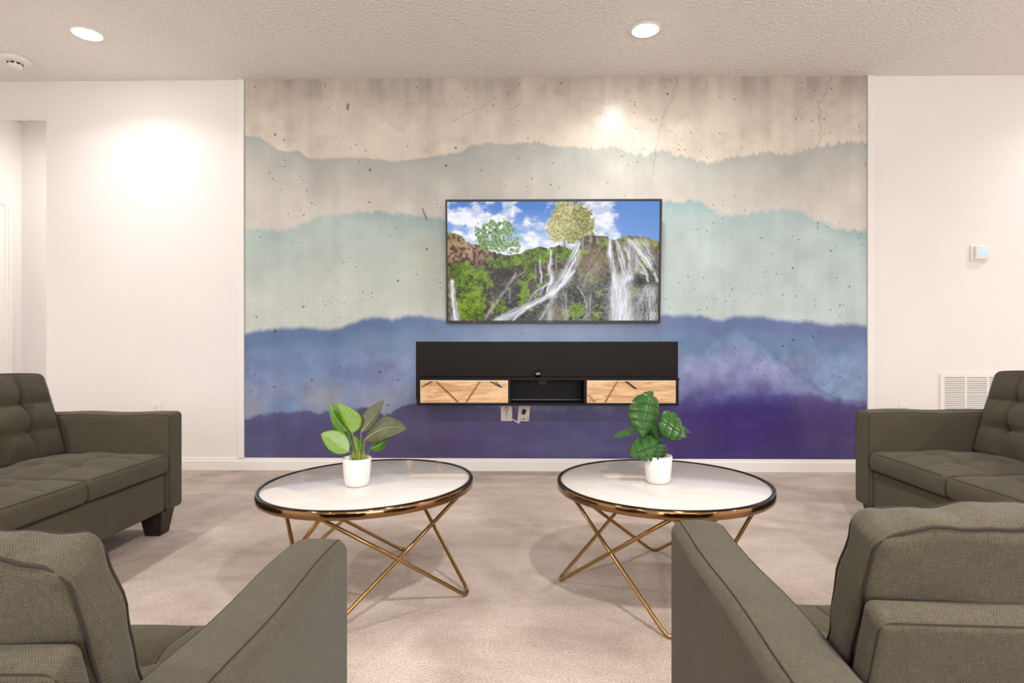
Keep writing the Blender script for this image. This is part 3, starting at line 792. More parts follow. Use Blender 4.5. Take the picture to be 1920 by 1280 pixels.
# ------------------------------------------------------------------ media console
def build_console():
    Yf = 3.79; Yb = WALL_Y - 0.008
    root = thing('media_console', 'floating black wall console with two pale wooden drawers', 'console', (0.18, WALL_Y, 0.475))
    m = MAT['console']
    xl, xr = -0.682, 1.040
    box('back_panel', -0.722, 1.088, Yb - 0.018, Yb, 0.50, 0.898, m, root, 0.002, world=True)
    box('shelf', xl - 0.004, xr + 0.004, Yf, Yb - 0.018, 0.645, 0.660, m, root, 0.0015, world=True)
    box('bottom_panel', xl, xr, Yf, Yb - 0.018, 0.478, 0.494, m, root, 0.0015, world=True)
    box('side_panel', xl, xl + 0.020, Yf, Yb - 0.018, 0.494, 0.645, m, root, 0.0015, world=True)
    box('side_panel', xr - 0.016, xr, Yf, Yb - 0.018, 0.494, 0.645, m, root, 0.0015, world=True)
    box('divider', -0.076, -0.060, Yf + 0.004, Yb - 0.018, 0.494, 0.645, m, root, 0.001, world=True)
    box('divider', 0.420, 0.436, Yf + 0.004, Yb - 0.018, 0.494, 0.645, m, root, 0.001, world=True)
    gv, gf = lathe_vf([(0.0, 0), (0.030, 0), (0.033, -0.002), (0.033, -0.004)], 40)
    mesh('cable_grommet', [(0.157 + a, Yb - 0.019 + c, 0.632 + b) for a, b, c in gv], gf, MAT['grommet'], root, smooth=True, world=True)
    edge = simple('pale_drawer_edging', (238, 226, 212), 0.5)
    gold = simple('inlay_gold', (150, 108, 62), 0.3, metal=0.6)
    dark = simple('inlay_dark', (36, 22, 14), 0.4)
    for (a, b, strips) in ((-0.658, -0.079, [((62, 355), (142, 311), dark, 6), ((172, 311), (328, 468), gold, 8), ((482, 311), (383, 468), gold, 8), ((556, 311), (636, 356), dark, 6), ((590, 311), (636, 356), dark, 4)]),
                           (0.439, 1.020, [((1432, 305), (1344, 465), gold, 8), ((1490, 305), (1562, 366), dark, 9), ((1222, 408), (1274, 465), gold, 6)])):
        dw = box('drawer', a, b, Yf - 0.002, Yf + 0.18, 0.4955, 0.6435, edge, root, 0.001, world=True)
        box('wood_front', a + 0.004, b - 0.004, Yf - 0.006, Yf - 0.002, 0.4995, 0.6395, MAT['wood'], dw, 0.0008, world=False)
        wf = dw.children[0]
        off = np.array(root.location)
        co = np.array([v.co[:] for v in wf.data.vertices]) - off
        wf.data.vertices.foreach_set('co', co.ravel())
        pa, pb = (62, 676) if a < 0 else (1222, 1838)
        for (p, q, mt, wpx) in strips:
            X = lambda t: a + 0.004 + (t - pa) / (pb - pa) * (b - a - 0.008)
            Zc = lambda t: 0.6395 - (t - 308) / (466 - 308) * 0.14
            p3 = np.array((X(p[0]), 0, min(0.6395, Zc(p[1])))); q3 = np.array((X(q[0]), 0, max(0.4995, Zc(q[1]))))
            hw = wpx * 0.8 * (b - a) / (pb - pa)
            # a strip cut off level at the drawer edge
            dirv = (q3 - p3); ex = hw * np.linalg.norm(dirv) / max(abs(dirv[2]), 1e-6)
            V = [];
            for yy in (Yf - 0.0075, Yf - 0.0055):
                V += [(p3[0] - ex, yy, p3[2]), (p3[0] + ex, yy, p3[2]), (q3[0] + ex, yy, q3[2]), (q3[0] - ex, yy, q3[2])]
            V = np.array(V); V[:, 0] = np.clip(V[:, 0], a + 0.004, b - 0.004)
            F = [(3, 2, 1, 0), (4, 5, 6, 7), (0, 1, 5, 4), (1, 2, 6, 5), (2, 3, 7, 6), (3, 0, 4, 7)]
            mesh('inlay_strip', V - off, F, mt, dw)
build_console()

# small black puck with white letters on the console shelf
pk = thing('streaming_puck', 'tiny black device with white lettering on the console shelf', 'device', (0.118, 3.86, 0.660))
lathe('body', [(0.0, 0.0), (0.017, 0.0), (0.021, 0.008), (0.0215, 0.022), (0.019, 0.034), (0.012, 0.041), (0.0, 0.043)], MAT['black_gloss'], pk, 32)
tube('antenna', [(-0.008, 0.006, 0.036), (-0.010, 0.008, 0.062)], 0.004, MAT['black_plastic'], pk)
def text_mesh(name, s, size, mat, parent, loc, rot=(PI / 2, 0, 0), depth=0.0006):
    cu = bpy.data.curves.new(name, 'FONT'); cu.body = s; cu.size = size; cu.extrude = depth; cu.align_x = 'CENTER'; cu.align_y = 'CENTER'
    t = bpy.data.objects.new(name + '_src', cu); COL.objects.link(t)
    bpy.context.view_layer.update()
    me = bpy.data.meshes.new_from_object(t.evaluated_get(bpy.context.evaluated_depsgraph_get()))
    bpy.data.objects.remove(t); bpy.data.curves.remove(cu)
    me.materials.clear(); me.materials.append(mat)
    o = bpy.data.objects.new(name, me); COL.objects.link(o); o.parent = parent; o.location = loc; o.rotation_euler = rot
    return o
text_mesh('lettering', 'UA', 0.022, MAT['white_print'], pk, (0.002, -0.0222, 0.024), (PI / 2 - 0.1, 0, 0))

# ------------------------------------------------------------------ outlets, plugs, thermostat, grille, detector, lamps
def outlet_root(label, x, z, y=WALL_Y):
    return thing('wall_outlet', label, 'outlet', (x, y, z))
def duplex(root, mat):
    box('plate', -0.037, 0.037, -0.006, 0, -0.057, 0.057, mat, root, 0.003)
    for dz in (-0.024, 0.024):
        v, f, _ = rbox(0.034, 0.006, 0.030, 0.0025, 0.02)
        fc = mesh('socket_face', v + np.array((0, -0.006, dz)), f, mat, root, smooth=True)
        for (sx, hh) in ((-0.0065, 0.009), (0.0065, 0.007)):
            box('slot', sx - 0.001, sx + 0.001, -0.0098, -0.0085, dz + 0.001, dz + 0.001 + hh, MAT['slot'], fc)
        gv, gf = lathe_vf([(0, 0), (0.0025, 0), (0.0025, 0.001)], 12)
        mesh('ground_hole', [(a, -0.0098 + c, dz - 0.008 + b) for a, b, c in gv], gf, MAT['slot'], fc)
    v, f = lathe_vf([(0, 0), (0.003, 0), (0.003, 0.0015)], 12)
    mesh('screw', [(a, -0.0075 + c, b) for a, b, c in v], f, MAT['white_plastic'], root)
o1 = outlet_root('white wall outlet above the arm of the sofa left of the mural', -2.555, 0.415); duplex(o1, MAT['white_plastic'])
o2 = outlet_root('white wall outlet peeking over the sofa arm right of the mural', 2.651, 0.412); duplex(o2, MAT['white_plastic'])
MW = WALL_Y - 0.0075
# plates below the console
p1 = thing('media_outlet', 'pale outlet plate with small dark holes, left one under the console', 'outlet', (-0.094, MW, 0.398))
box('plate', -0.040, 0.040, -0.006, 0, -0.052, 0.055, MAT['plate'], p1, 0.003)
v, f = tube_vf([(0.011 * math.cos(2 * PI * k / 16), -0.0068, 0.034 + 0.013 * math.sin(2 * PI * k / 16)) for k in range(16)], 0.0018, 6, True)
mesh('ring_port', v, f, MAT['ink'], p1, smooth=True)
for (a, b, w, h) in ((0, 0.018, 0.006, 0.007), (0, 0.008, 0.005, 0.007), (-0.001, -0.006, 0.018, 0.004), (0.001, -0.019, 0.006, 0.007), (0.001, -0.030, 0.006, 0.003)):
    box('port_mark', a - w / 2, a + w / 2, -0.0072, -0.0055, b - h / 2, b + h / 2, MAT['ink'], p1)
p2 = thing('power_outlet', 'pale tilted outlet plate with a black plug, right one under the console', 'outlet', (0.026, MW, 0.398))
v, f = box_vf(-0.040, 0.040, -0.006, 0, -0.052, 0.055)
pl = mesh('plate', [(a + b * 0 + c * 0.10, b, c) for a, b, c in v], f, MAT['plate'], p2)
v, f, _ = rbox(0.026, 0.026, 0.036, 0.010, 0.02)
pg = mesh('plug', [((a * 0.94 + c * 0.34), b - 0.018, (c * 0.94 - a * 0.34) + 0.014) for a, b, c in v], f, MAT['black_plastic'], p2, smooth=True)
for (a, b, w, h) in ((-0.018, -0.040, 0.006, 0.006), (-0.002, -0.036, 0.010, 0.008), (0.003, -0.040, 0.007, 0.006), (0.028, -0.028, 0.004, 0.012), (0.028, -0.040, 0.004, 0.008)):
    box('port_mark', a - w / 2, a + w / 2, -0.0072, -0.0055, b - h / 2, b + h / 2, MAT['ink'], p2)
cb = tube('cable', [(-0.058, MW - 0.009, 0.366), (-0.045, MW - 0.011, 0.356), (-0.02, MW - 0.012, 0.342), (-0.012, MW - 0.012, 0.333), (-0.008, MW - 0.012, 0.340), (0.002, MW - 0.009, 0.352)], 0.0042, MAT['white_plastic'])
tag(cb, 'short white cable looping between the two outlet plates under the console', 'cable')

th = thing('thermostat', 'small white square thermostat with pale blue screen on right wall', 'thermostat', (3.155, WALL_Y, 1.504))
v, f, _ = rbox(0.118, 0.012, 0.112, 0.006, 0.04); mesh('base_plate', v + np.array((0, -0.006, 0)), f, MAT['white_plastic'], th, smooth=True)
v, f, _ = rbox(0.090, 0.022, 0.092, 0.008, 0.04); mesh('body', v + np.array((0.004, -0.022, 0.002)), f, MAT['white_plastic'], th, smooth=True)
box('screen', -0.026, 0.036, -0.0345, -0.032, -0.018, 0.036, MAT['thermo_screen'], th, 0.001)

def build_grille():
    x0, z1 = 2.888, 0.6785
    W, H = 0.66, 0.36
    root = thing('return_air_grille', 'white louvred return air grille behind the right sofa', 'vent', (x0 + W / 2, WALL_Y, z1 - H))
    bx = lambda n, a0, a1, b0, b1, y0, y1, mt, bev=0: box(n, a0, a1, y0, y1, b0, b1, mt, root, bev, world=True)
    bo = 0.030
    bx('backing', x0 + 0.01, x0 + W - 0.01, z1 - H + 0.01, z1 - 0.01, WALL_Y - 0.002, WALL_Y - 0.001, MAT['dark'])
    bx('frame', x0, x0 + bo, z1 - H, z1, WALL_Y - 0.012, WALL_Y, MAT['white_plastic'], 0.002)
    bx('frame', x0 + W - bo, x0 + W, z1 - H, z1, WALL_Y - 0.012, WALL_Y, MAT['white_plastic'], 0.002)
    bx('frame', x0 + bo, x0 + W - bo, z1 - bo + 0.004, z1, WALL_Y - 0.012, WALL_Y, MAT['white_plastic'], 0.002)
    bx('frame', x0 + bo, x0 + W - bo, z1 - H, z1 - H + bo, WALL_Y - 0.012, WALL_Y, MAT['white_plastic'], 0.002)
    pitch_c = 0.1568; cw = 0.140
    src = None
    rows = int((H - 2 * bo) / 0.01265)
    for c in range(4):
        xa = x0 + bo + 0.0015 + c * pitch_c * 0.957
        if c: bx('mullion', xa - 0.016, xa - 0.0005, z1 - H + bo, z1 - bo + 0.004, WALL_Y - 0.011, WALL_Y - 0.002, MAT['white_plastic'])
        for r in range(rows):
            zc = z1 - bo - 0.004 - r * 0.01265
            loc = (xa + 0.067 - root.location.x, -0.0075, zc - root.location.z)
            if src is None:
                v, f = box_vf(-0.067, 0.067, -0.0006, 0.0006, -0.006, 0.006)
                a = math.radians(-38)
                v = [(x, y * math.cos(a) - z * math.sin(a), y * math.sin(a) + z * math.cos(a)) for x, y, z in v]
                src = mesh('slat', v, f, MAT['white_plastic'], root); src.location = loc
            else: share('slat', src, root, loc)
build_grille()

sd = thing('smoke_detector', 'white round smoke detector on the ceiling near the left edge', 'smoke detector', (-3.27, 3.685, CEIL))
lathe('base', [(0.0, 0.0), (0.085, 0.0), (0.085, -0.010), (0.078, -0.020), (0.055, -0.026), (0.0, -0.026)][::-1], MAT['white_plastic'], sd, 48)
lathe('chamber', [(0.0, -0.060), (0.030, -0.058), (0.040, -0.048), (0.040, -0.026)], MAT['white_plastic'], sd, 40)
for k in range(8):
    a0 = k * PI / 4 + 0.1
    V = []
    for r in (0.0385, 0.0412):
        for z in (-0.032, -0.042):
            for j in range(5): V.append((r * math.cos(a0 + j * 0.13), r * math.sin(a0 + j * 0.13), z))
    F = []
    for j in range(4):
        F += [(10 + j, 11 + j, 16 + j, 15 + j), (10 + j, j, j + 1, 11 + j), (15 + j, 16 + j, 6 + j, 5 + j)]
    F += [(10, 15, 5, 0), (14, 4, 9, 19)]
    mesh('vent_slot', V, F, MAT['dark'], sd)

lamp_light = bpy.data.lights.new('downlight_beam', 'AREA')
lamp_light.shape = 'DISK'; lamp_light.size = 0.13; lamp_light.energy = LAMP
lamp_light.color = (1.0, 0.967, 0.945); lamp_light.spread = math.radians(158)
hall_light = lamp_light.copy(); hall_light.energy = LAMP * 0.42
wall_light = lamp_light.copy(); wall_light.energy = LAMP * 0.34; wall_light.spread = math.radians(140)       # the row by the mural wall is dimmed
mid_fill = lamp_light.copy(); mid_fill.energy = LAMP * 1.85  # unseen row over the viewer, added and raised as fill
def downlight(label, x, y, light=lamp_light):
    r = thing('recessed_downlight', label, 'light', (x, y, CEIL))
    lathe('trim_ring', [(0.066, -0.002), (0.070, -0.009), (0.086, -0.006), (0.092, 0.0)], MAT['white_plastic'], r, 48, caps=False)
    lathe('lens', [(0.067, -0.004), (0.058, -0.012), (0.032, -0.016), (0.0, -0.018)], MAT['lens'], r, 24, caps=False)
    lo = bpy.data.objects.new('beam', light); COL.objects.link(lo)
    lo.parent = r; lo.location = (0, 0, -0.021)
    return r
downlight('glowing round ceiling downlight at upper left, near the smoke detector', -2.57, 3.385, wall_light)
downlight('glowing round ceiling downlight above the television, right of centre', 0.735, 3.39, wall_light)
for (x, y, w) in ((4.05, 3.39, 'in the far right corner of the ceiling'), (-2.57, 0.35, 'added for fill behind the left sofa'), (0.735, 0.35, 'added for fill above the viewer'), (4.05, 0.35, 'added for fill behind the right sofa'),
                  (-2.57, -2.3, 'added for fill near the left of the window wall'), (0.735, -2.3, 'added for fill in front of the window'), (4.05, -2.3, 'added for fill near the right of the window wall')):  # rows over and behind the viewer are unseen lamps added for fill
    downlight('round ceiling downlight out of the picture, ' + w, x, y, wall_light if y > 3 else mid_fill if y > 0 else lamp_light)
downlight('round ceiling downlight inside the left opening', -3.2, 4.42, hall_light)

# ------------------------------------------------------------------ upholstered seats
def tuft_fn(hw, hl, crown, puff, button, nx=3, ny=3):
    """height field of a biscuit tufted face (u across, v along), buttons at the crossings"""
    def h(u, v):
        su = np.clip((u / hw + 1) / 2, 0, 1); sv = np.clip((v / hl + 1) / 2, 0, 1)
        edge = np.clip((1 - np.abs(2 * su - 1) ** 4) * (1 - np.abs(2 * sv - 1) ** 4), 0, 1)
        cu = (su * nx) % 1.0; cv = (sv * ny) % 1.0
        bu = np.sqrt(np.clip(4 * cu * (1 - cu), 0, 1)); bv = np.sqrt(np.clip(4 * cv * (1 - cv), 0, 1))
        z = crown * (1 - (2 * su - 1) ** 2) * (1 - (2 * sv - 1) ** 2) + puff * (np.minimum(bu, 1) * np.minimum(bv, 1) - 1) * edge
        for i in range(1, nx):
            for j in range(1, ny):
                d = np.hypot(u - hw * (2 * i / nx - 1), v - hl * (2 * j / ny - 1))
                z = z - button * np.exp(-(d / 0.032) ** 2) - button * 0.7 * np.exp(-(d / 0.010) ** 2)
        return z
    return h

def build_seat(root, n, seatw, arm_t, arm_h, arm_len, z0, z1, cush_h, seat_d, back_h, back_t, lean, frame_top, frame_t, res, leg_h, tuft_back=True, wrinkle=0.0, soft=0.0, gap=0.012):
    fb, sm = MAT['fabric'], MAT['seam']
    inner = n * seatw
    W = inner + 2 * arm_t
    ar = 0.020
    # arms
    for s in (-1, 1):
        cx = s * (inner / 2 + arm_t / 2)
        hz = (arm_h - z0) / 2
        def adef(V, s=s):
            V = V.copy()
            top = np.clip((V[:, 2] + hz) / (2 * hz), 0, 1)
            V[:, 2] += 0.006 * np.cos(np.clip(V[:, 0] / (arm_t / 2), -1, 1) * PI / 2) * (V[:, 2] > 0)
            V[:, 2] += 0.003 * np.sin(V[:, 1] * 17 + s) * (V[:, 2] > hz * 0.7)
            return V
        v, f, uv = rbox(arm_t, arm_len, arm_h - z0, ar, res, adef)
        a = mesh('arm', v + np.array((cx, arm_len / 2, z0 + hz)), f, fb, root, smooth=True, uvs=uv)
        # welt seams: along the top and down the front, near both faces
        for e, inset in ((s, 0.017), (-s, 0.006)):
            x = e * (arm_t / 2 - inset)
            h2 = arm_len / 2
            if inset > 0.01: zi, yi, rc = hz + 0.0002, -h2 - 0.0002, ar
            else: zi, yi, rc = hz - 0.0056, -h2 + 0.0056, ar - 0.006
            pts = [(x, yy, zi) for yy in np.linspace(h2 - 0.02, -h2 + 0.03, 14)]
            for k in range(7):
                an = PI / 2 * k / 6
                pts.append((x, yi + rc * (1 - math.sin(an)), zi - rc * (1 - math.cos(an))))
            pts += [(x, yi, zz) for zz in np.linspace(hz - 0.06, -hz + 0.02, 5)]
            P = adef(np.array(pts)) + np.array((cx, arm_len / 2, z0 + hz))
            tube('seam', P.tolist(), 0.0011, sm, a, 6)
    # frame under the cushions
    v, f, uv = rbox(inner, arm_len - 0.05, z1 - z0 - 0.002, 0.012, 0.08)
    mesh('base', v + np.array((0, arm_len / 2 - 0.005, (z0 + z1) / 2 - 0.001)), f, fb, root, smooth=True, uvs=uv)
    # legs
    for sx in (-1, 1):
        for yy in (0.075, arm_len - 0.075):
            x = sx * (W / 2 - 0.085)
            V = [];
            for (hw, z) in ((0.036, 0.0), (0.054, leg_h)):
                V += [(x - hw, yy - hw, z), (x + hw, yy - hw, z), (x + hw, yy + hw, z), (x - hw, yy + hw, z)]
            o = mesh('leg', V, [(0, 3, 2, 1), (4, 5, 6, 7), (0, 1, 5, 4), (1, 2, 6, 5), (2, 3, 7, 6), (3, 0, 4, 7)], MAT['leg_wood'], root)
            bm = bmesh.new(); bm.from_mesh(o.data); bmesh.ops.bevel(bm, geom=bm.edges[:], offset=0.004, segments=2, affect='EDGES'); bm.to_mesh(o.data); bm.free()
    # seat cushions
    sd_full = seat_d + 0.06
    for i in range(n):
        cx = -inner / 2 + seatw * (i + 0.5)
        hw, hl, hz = (seatw - 0.004) / 2, sd_full / 2, cush_h / 2
        tf = tuft_fn(hw, hl, 0.040, 0.018, 0.016)
        def sdef(V):
            V = V.copy()
            wt = np.clip((V[:, 2] + hz) / (2 * hz), 0, 1) ** 1.5
            V[:, 2] += wt * tf(V[:, 0], V[:, 1])
            bul = np.cos(np.clip(V[:, 2] / hz, -1, 1) * PI / 2)
            V[:, 1] -= (V[:, 1] < -hl * 0.6) * 0.010 * bul
            return V
        v, f, uv = rbox(seatw - 0.004, sd_full, cush_h, 0.022, res * 0.6, sdef, extra={0: [-hw / 3, hw / 3], 1: [-hl / 3, hl / 3]})
        off = np.array((cx, hl + 0.004, z1 + hz))
        c = mesh('seat_cushion', v + off, f, fb, root, smooth=True, uvs=uv)
        for zz in (hz - 0.006, -hz + 0.006):
            rp = np.array(ring_path(hw - 0.0058, hl - 0.0058, zz, 0.024, 5, 0.02))
            rp = sdef(rp) + off
            tube('seam', rp.tolist(), 0.0011, sm, c, 5, closed=True)
        # stitched tuft lines running out to the front edge
        for q in (-1 / 3, 1 / 3):
            pts = np.array([(q * 2 * hw * 0.5, yy, hz) for yy in np.linspace(-hl / 3, -hl + 0.022, 14)])
            pts = sdef(pts) + off + np.array((0, 0, 0.0004))
            tube('tuft_seam', pts.tolist(), 0.0010, sm, c, 5)
            for qq in (-1 / 3, 1 / 3):
                p = np.array([(q * hw, qq * hl, hz)]); p = sdef(p)[0] + off
                bv, bf = lathe_vf([(0, 0.004), (0.006, 0.0035), (0.010, 0.001), (0.011, -0.002)], 14)
                mesh('button', np.array(bv) + p, bf, fb, c, smooth=True)
    # back cushions
    ca, sa = math.cos(lean), math.sin(lean)
    yb0 = seat_d; zb0 = z1 + cush_h + 0.004
    for i in range(n):
        cx = -inner / 2 + seatw * (i + 0.5)
        hw, ht, hh = (seatw - gap) / 2, back_t / 2, back_h / 2
        tf = tuft_fn(hw, hh, 0.040, 0.030, 0.022)
        rng = np.random.RandomState(i + int(root.location.x * 100) % 50)
        ph = rng.rand(4) * 6
        def bdef(V):
            V = V.copy()
            t = V[:, 1] / ht
            front = np.clip((1 - t) / 2, 0, 1) ** 1.3
            if tuft_back: V[:, 1] -= front * tf(V[:, 0], V[:, 2])
            else: V[:, 1] -= front * 0.014 * (1 - (V[:, 0] / hw) ** 2) * (1 - (V[:, 2] / hh) ** 2)
            back = np.clip((1 + t) / 2, 0, 1)
            V[:, 1] += back * soft * np.clip(1 - (V[:, 0] / hw) ** 4, 0, 1) * np.exp(-((V[:, 2] - hh * 0.45) / (hh * 0.45)) ** 2)
            topw = np.clip((V[:, 2] / hh - 0.3) / 0.7, 0, 1)
            V[:, 2] += topw * 0.014 * (1 - (V[:, 0] / hw) ** 2)
            V[:, 0] *= 1 - 0.03 * topw ** 2
            if wrinkle:
                w = np.sin(V[:, 0] * 62 + V[:, 1] * 40 + ph[0]) * 0.6 + np.sin(V[:, 0] * 37 - V[:, 1] * 55 + ph[1]) + 0.7 * np.sin(V[:, 0] * 110 + V[:, 2] * 30 + ph[2])
                V[:, 2] += wrinkle * topw * w
                w2 = np.sin(V[:, 2] * 48 + V[:, 1] * 60 + V[:, 0] * 25 + ph[3]) + 0.6 * np.sin(V[:, 2] * 90 - V[:, 0] * 50)
                V[:, 1] += wrinkle * 0.7 * w2 * (back > 0.5) * (V[:, 2] > -hh * 0.2)
                V[:, 0] += wrinkle * 0.9 * w2 * np.sign(V[:, 0]) * (np.abs(V[:, 0]) > hw * 0.85)
            return V
        def place(V):
            V = np.asarray(V, float)
            y = V[:, 1] + ht; z = V[:, 2] + hh
            return np.stack([V[:, 0] + cx, yb0 + y * ca + z * sa, zb0 - y * sa * 0.6 + z * ca], 1)
        v, f, uv = rbox(seatw - gap, back_t, back_h, min(0.022, back_t * 0.3), res * 0.6, bdef, extra={0: [-hw / 3, hw / 3], 2: [-hh / 3, hh / 3]} if tuft_back else None)
        c = mesh('back_cushion', place(v), f, fb, root, smooth=True, uvs=uv)
        for yy in (-ht + 0.0054, ht - 0.0054):
            rp = np.array([(a, yy, b) for a, b, _ in ring_path(hw - 0.0052, hh - 0.0052, 0, 0.024, 5, 0.015)])
            tube('seam', place(bdef(rp)).tolist(), 0.0011 if tuft_back else 0.0019, sm, c, 6, closed=True)
        if tuft_back:
            for q in (-1 / 3, 1 / 3):
                for s in (-1, 1):
                    pts = np.array([(s * xx, -ht, q * hh) for xx in np.linspace(hw / 3, hw - 0.008, 10)])
                    tube('tuft_seam', (place(bdef(pts)) + np.array((0, -0.0002, 0))).tolist(), 0.0010, sm, c, 5)
                for qq in (-1 / 3, 1 / 3):
                    p = place(bdef(np.array([(qq * hw, -ht, q * hh)])))[0]
                    bv, bf = lathe_vf([(0, 0.004), (0.006, 0.0035), (0.010, 0.001), (0.011, -0.002)], 14)
                    mesh('button', [(p[0] + a, p[1] - cc, p[2] + b) for a, b, cc in bv], bf, fb, c, smooth=True)
    # padded back frame, leaning with the cushions
    y_top = yb0 + (frame_top - zb0) * math.tan(lean) + back_t / ca + 0.004
    fh = frame_top - z0 - 0.01
    v, f, uv = rbox(inner - 0.006, frame_t, fh, min(0.014, frame_t * 0.35), max(res, 0.03))
    yb_ = y_top - fh * math.tan(lean)
    def fplace(v):
        v = np.asarray(v, float) + np.array((0, frame_t / 2, fh / 2))
        return np.stack([v[:, 0], yb_ + v[:, 1] + v[:, 2] * math.tan(lean), z0 + 0.01 + v[:, 2] - v[:, 1] * 0.45 * np.clip(v[:, 2] / fh, 0, 1)], 1)
    bf_ = mesh('back_frame', fplace(v), f, fb, root, smooth=True, uvs=uv)
    rr_ = min(0.014, frame_t * 0.35) * 0.29
    rp = [(a_, frame_t / 2 - rr_, b_) for a_, b_, _ in ring_path(inner / 2 - 0.003 - rr_, fh / 2 - rr_, 0, 0.012, 4, 0.03)]
    tube('seam', fplace(rp).tolist(), 0.0010, sm, bf_, 5, closed=True)

# sofa at the left, facing right
sl = thing('loveseat', 'olive grey tufted two-seat sofa along the left, beside the white opening', 'sofa', (-1.630, 2.766 - 0.61, 0), PI / 2)
build_seat(sl, 2, 0.50, 0.11, 0.562, 0.80, 0.115, 0.290, 0.092, 0.47, 0.385, 0.15, math.radians(16), 0.66, 0.08, 0.035, 0.118)
sr = thing('loveseat', 'olive grey tufted two-seat sofa along the right, in front of the louvred grille', 'sofa', (1.654, 2.877 - 0.61, 0), -PI / 2)
build_seat(sr, 2, 0.49, 0.12, 0.566, 0.80, 0.115, 0.290, 0.092, 0.47, 0.395, 0.15, math.radians(16), 0.66, 0.08, 0.035, 0.118)
# armchairs in the foreground, seen from behind
SW = 0.52; AT = 0.105
cl = thing('armchair', 'olive grey armchair seen from behind in the left foreground', 'armchair', (-0.3175 - AT - SW / 2, 1.067, 0), PI + 0.008)
build_seat(cl, 1, SW, AT, 0.54, 0.66, 0.115, 0.285, 0.10, 0.375, 0.335, 0.066, math.radians(16.5), 0.622, 0.036, 0.02, 0.118, tuft_back=False, wrinkle=0.0022, soft=0.012, gap=0.012)
cr = thing('armchair', 'olive grey armchair seen from behind in the right foreground', 'armchair', (0.305 + AT + SW / 2, 1.163, 0), PI - 0.05)
build_seat(cr, 1, SW, AT, 0.54, 0.66, 0.115, 0.285, 0.10, 0.375, 0.335, 0.066, math.radians(16.5), 0.622, 0.036, 0.02, 0.118, tuft_back=False, wrinkle=0.0022, soft=0.012, gap=0.012)

# ------------------------------------------------------------------ coffee tables
def table(label, x, y, rz, tilt):
    t = thing('coffee_table', label, 'table', (x, y, 0), rz)
    R = 0.384; zt = 0.392
    cz, sz = math.cos(rz), math.sin(rz)
    lift = lambda px, py: tilt * (px * cz - py * sz)      # the top stands a touch higher on its right
    lathe('rim', [(R - 0.012, zt - 0.028), (R - 0.002, zt - 0.028), (R, zt - 0.026), (R, zt - 0.003), (R - 0.003, zt), (R - 0.009, zt), (R - 0.012, zt - 0.003)], MAT['gold_rim'], t, 128, closed_profile=True)
    lathe('lip', [(R - 0.014, zt - 0.004), (R - 0.0135, zt + 0.0012), (R - 0.0015, zt + 0.0012), (R - 0.001, zt - 0.003)], MAT['lip'], t, 128, caps=False)
    lathe('glass_top', [(0.0, zt - 0.012), (R - 0.0125, zt - 0.012), (R - 0.0125, zt - 0.004), (R - 0.014, zt - 0.0025), (0.0, zt - 0.0025)], MAT['glass_white'], t, 128)
    rf = 0.372; rr = 0.0068
    for k in range(4):
        a = k * PI / 2
        foot = Vector((rf * math.cos(a), rf * math.sin(a), rr))
        tan = Vector((-math.sin(a), math.cos(a), 0))
        inn = Vector((-math.cos(a), -math.sin(a), 0)) * (0.006 if k % 2 else 0.0)
        up = lambda s: Vector((0.362 * math.cos(a + s * PI / 2), 0.362 * math.sin(a + s * PI / 2), zt - 0.030)) + inn - tan * (s * 0.004)
        p0, p3 = up(-1), up(1)
        f0, f1 = foot - tan * 0.018, foot + tan * 0.018
        pts = [p0, p0.lerp(f0, 0.5), p0.lerp(f0, 0.965), p0.lerp(f0, 0.99) + tan * 0.003, f0 + tan * 0.008, f1 - tan * 0.008, p3.lerp(f1, 0.99) - tan * 0.003, p3.lerp(f1, 0.965), p3.lerp(f1, 0.5), p3]
        pts = [q + Vector((0, 0, lift(q.x, q.y) * max(0.0, (q.z - 0.02) / zt))) for q in pts]
        tube('leg', pts, rr, MAT['gold'], t, 12)
        for q in (p0,): box('weld_tab', q.x - 0.012, q.x + 0.012, q.y - 0.012, q.y + 0.012, zt - 0.034 + lift(q.x, q.y), zt - 0.026 + lift(q.x, q.y), MAT['gold'], t, 0.002)
    for o in t.children:
        if o.name.split('.')[0] in ('rim', 'lip', 'glass_top'):
            for vv in o.data.vertices: vv.co.z += lift(vv.co.x, vv.co.y)
    return t
table('round white glass coffee table on crossed gold legs, the left one', -0.558, 2.112, -0.155, 0.024)
table('round white glass coffee table on crossed gold legs, the right one', 0.522, 2.127, -0.155, 0.0)
TOP = 0.3897

# ------------------------------------------------------------------ potted plants
def pot(root):
    prof = [(0.0, 0.0), (0.034, 0.0), (0.039, 0.003), (0.043, 0.014), (0.0475, 0.05), (0.0505, 0.098), (0.0500, 0.0995), (0.0480, 0.0990), (0.0455, 0.060), (0.044, 0.050), (0.0, 0.050)]
    lathe('pot', prof, MAT['pot'], root, 56)
    lathe('soil', [(0.0, 0.068), (0.02, 0.069), (0.0455, 0.066)], MAT['soil'], root, 24, caps=False)

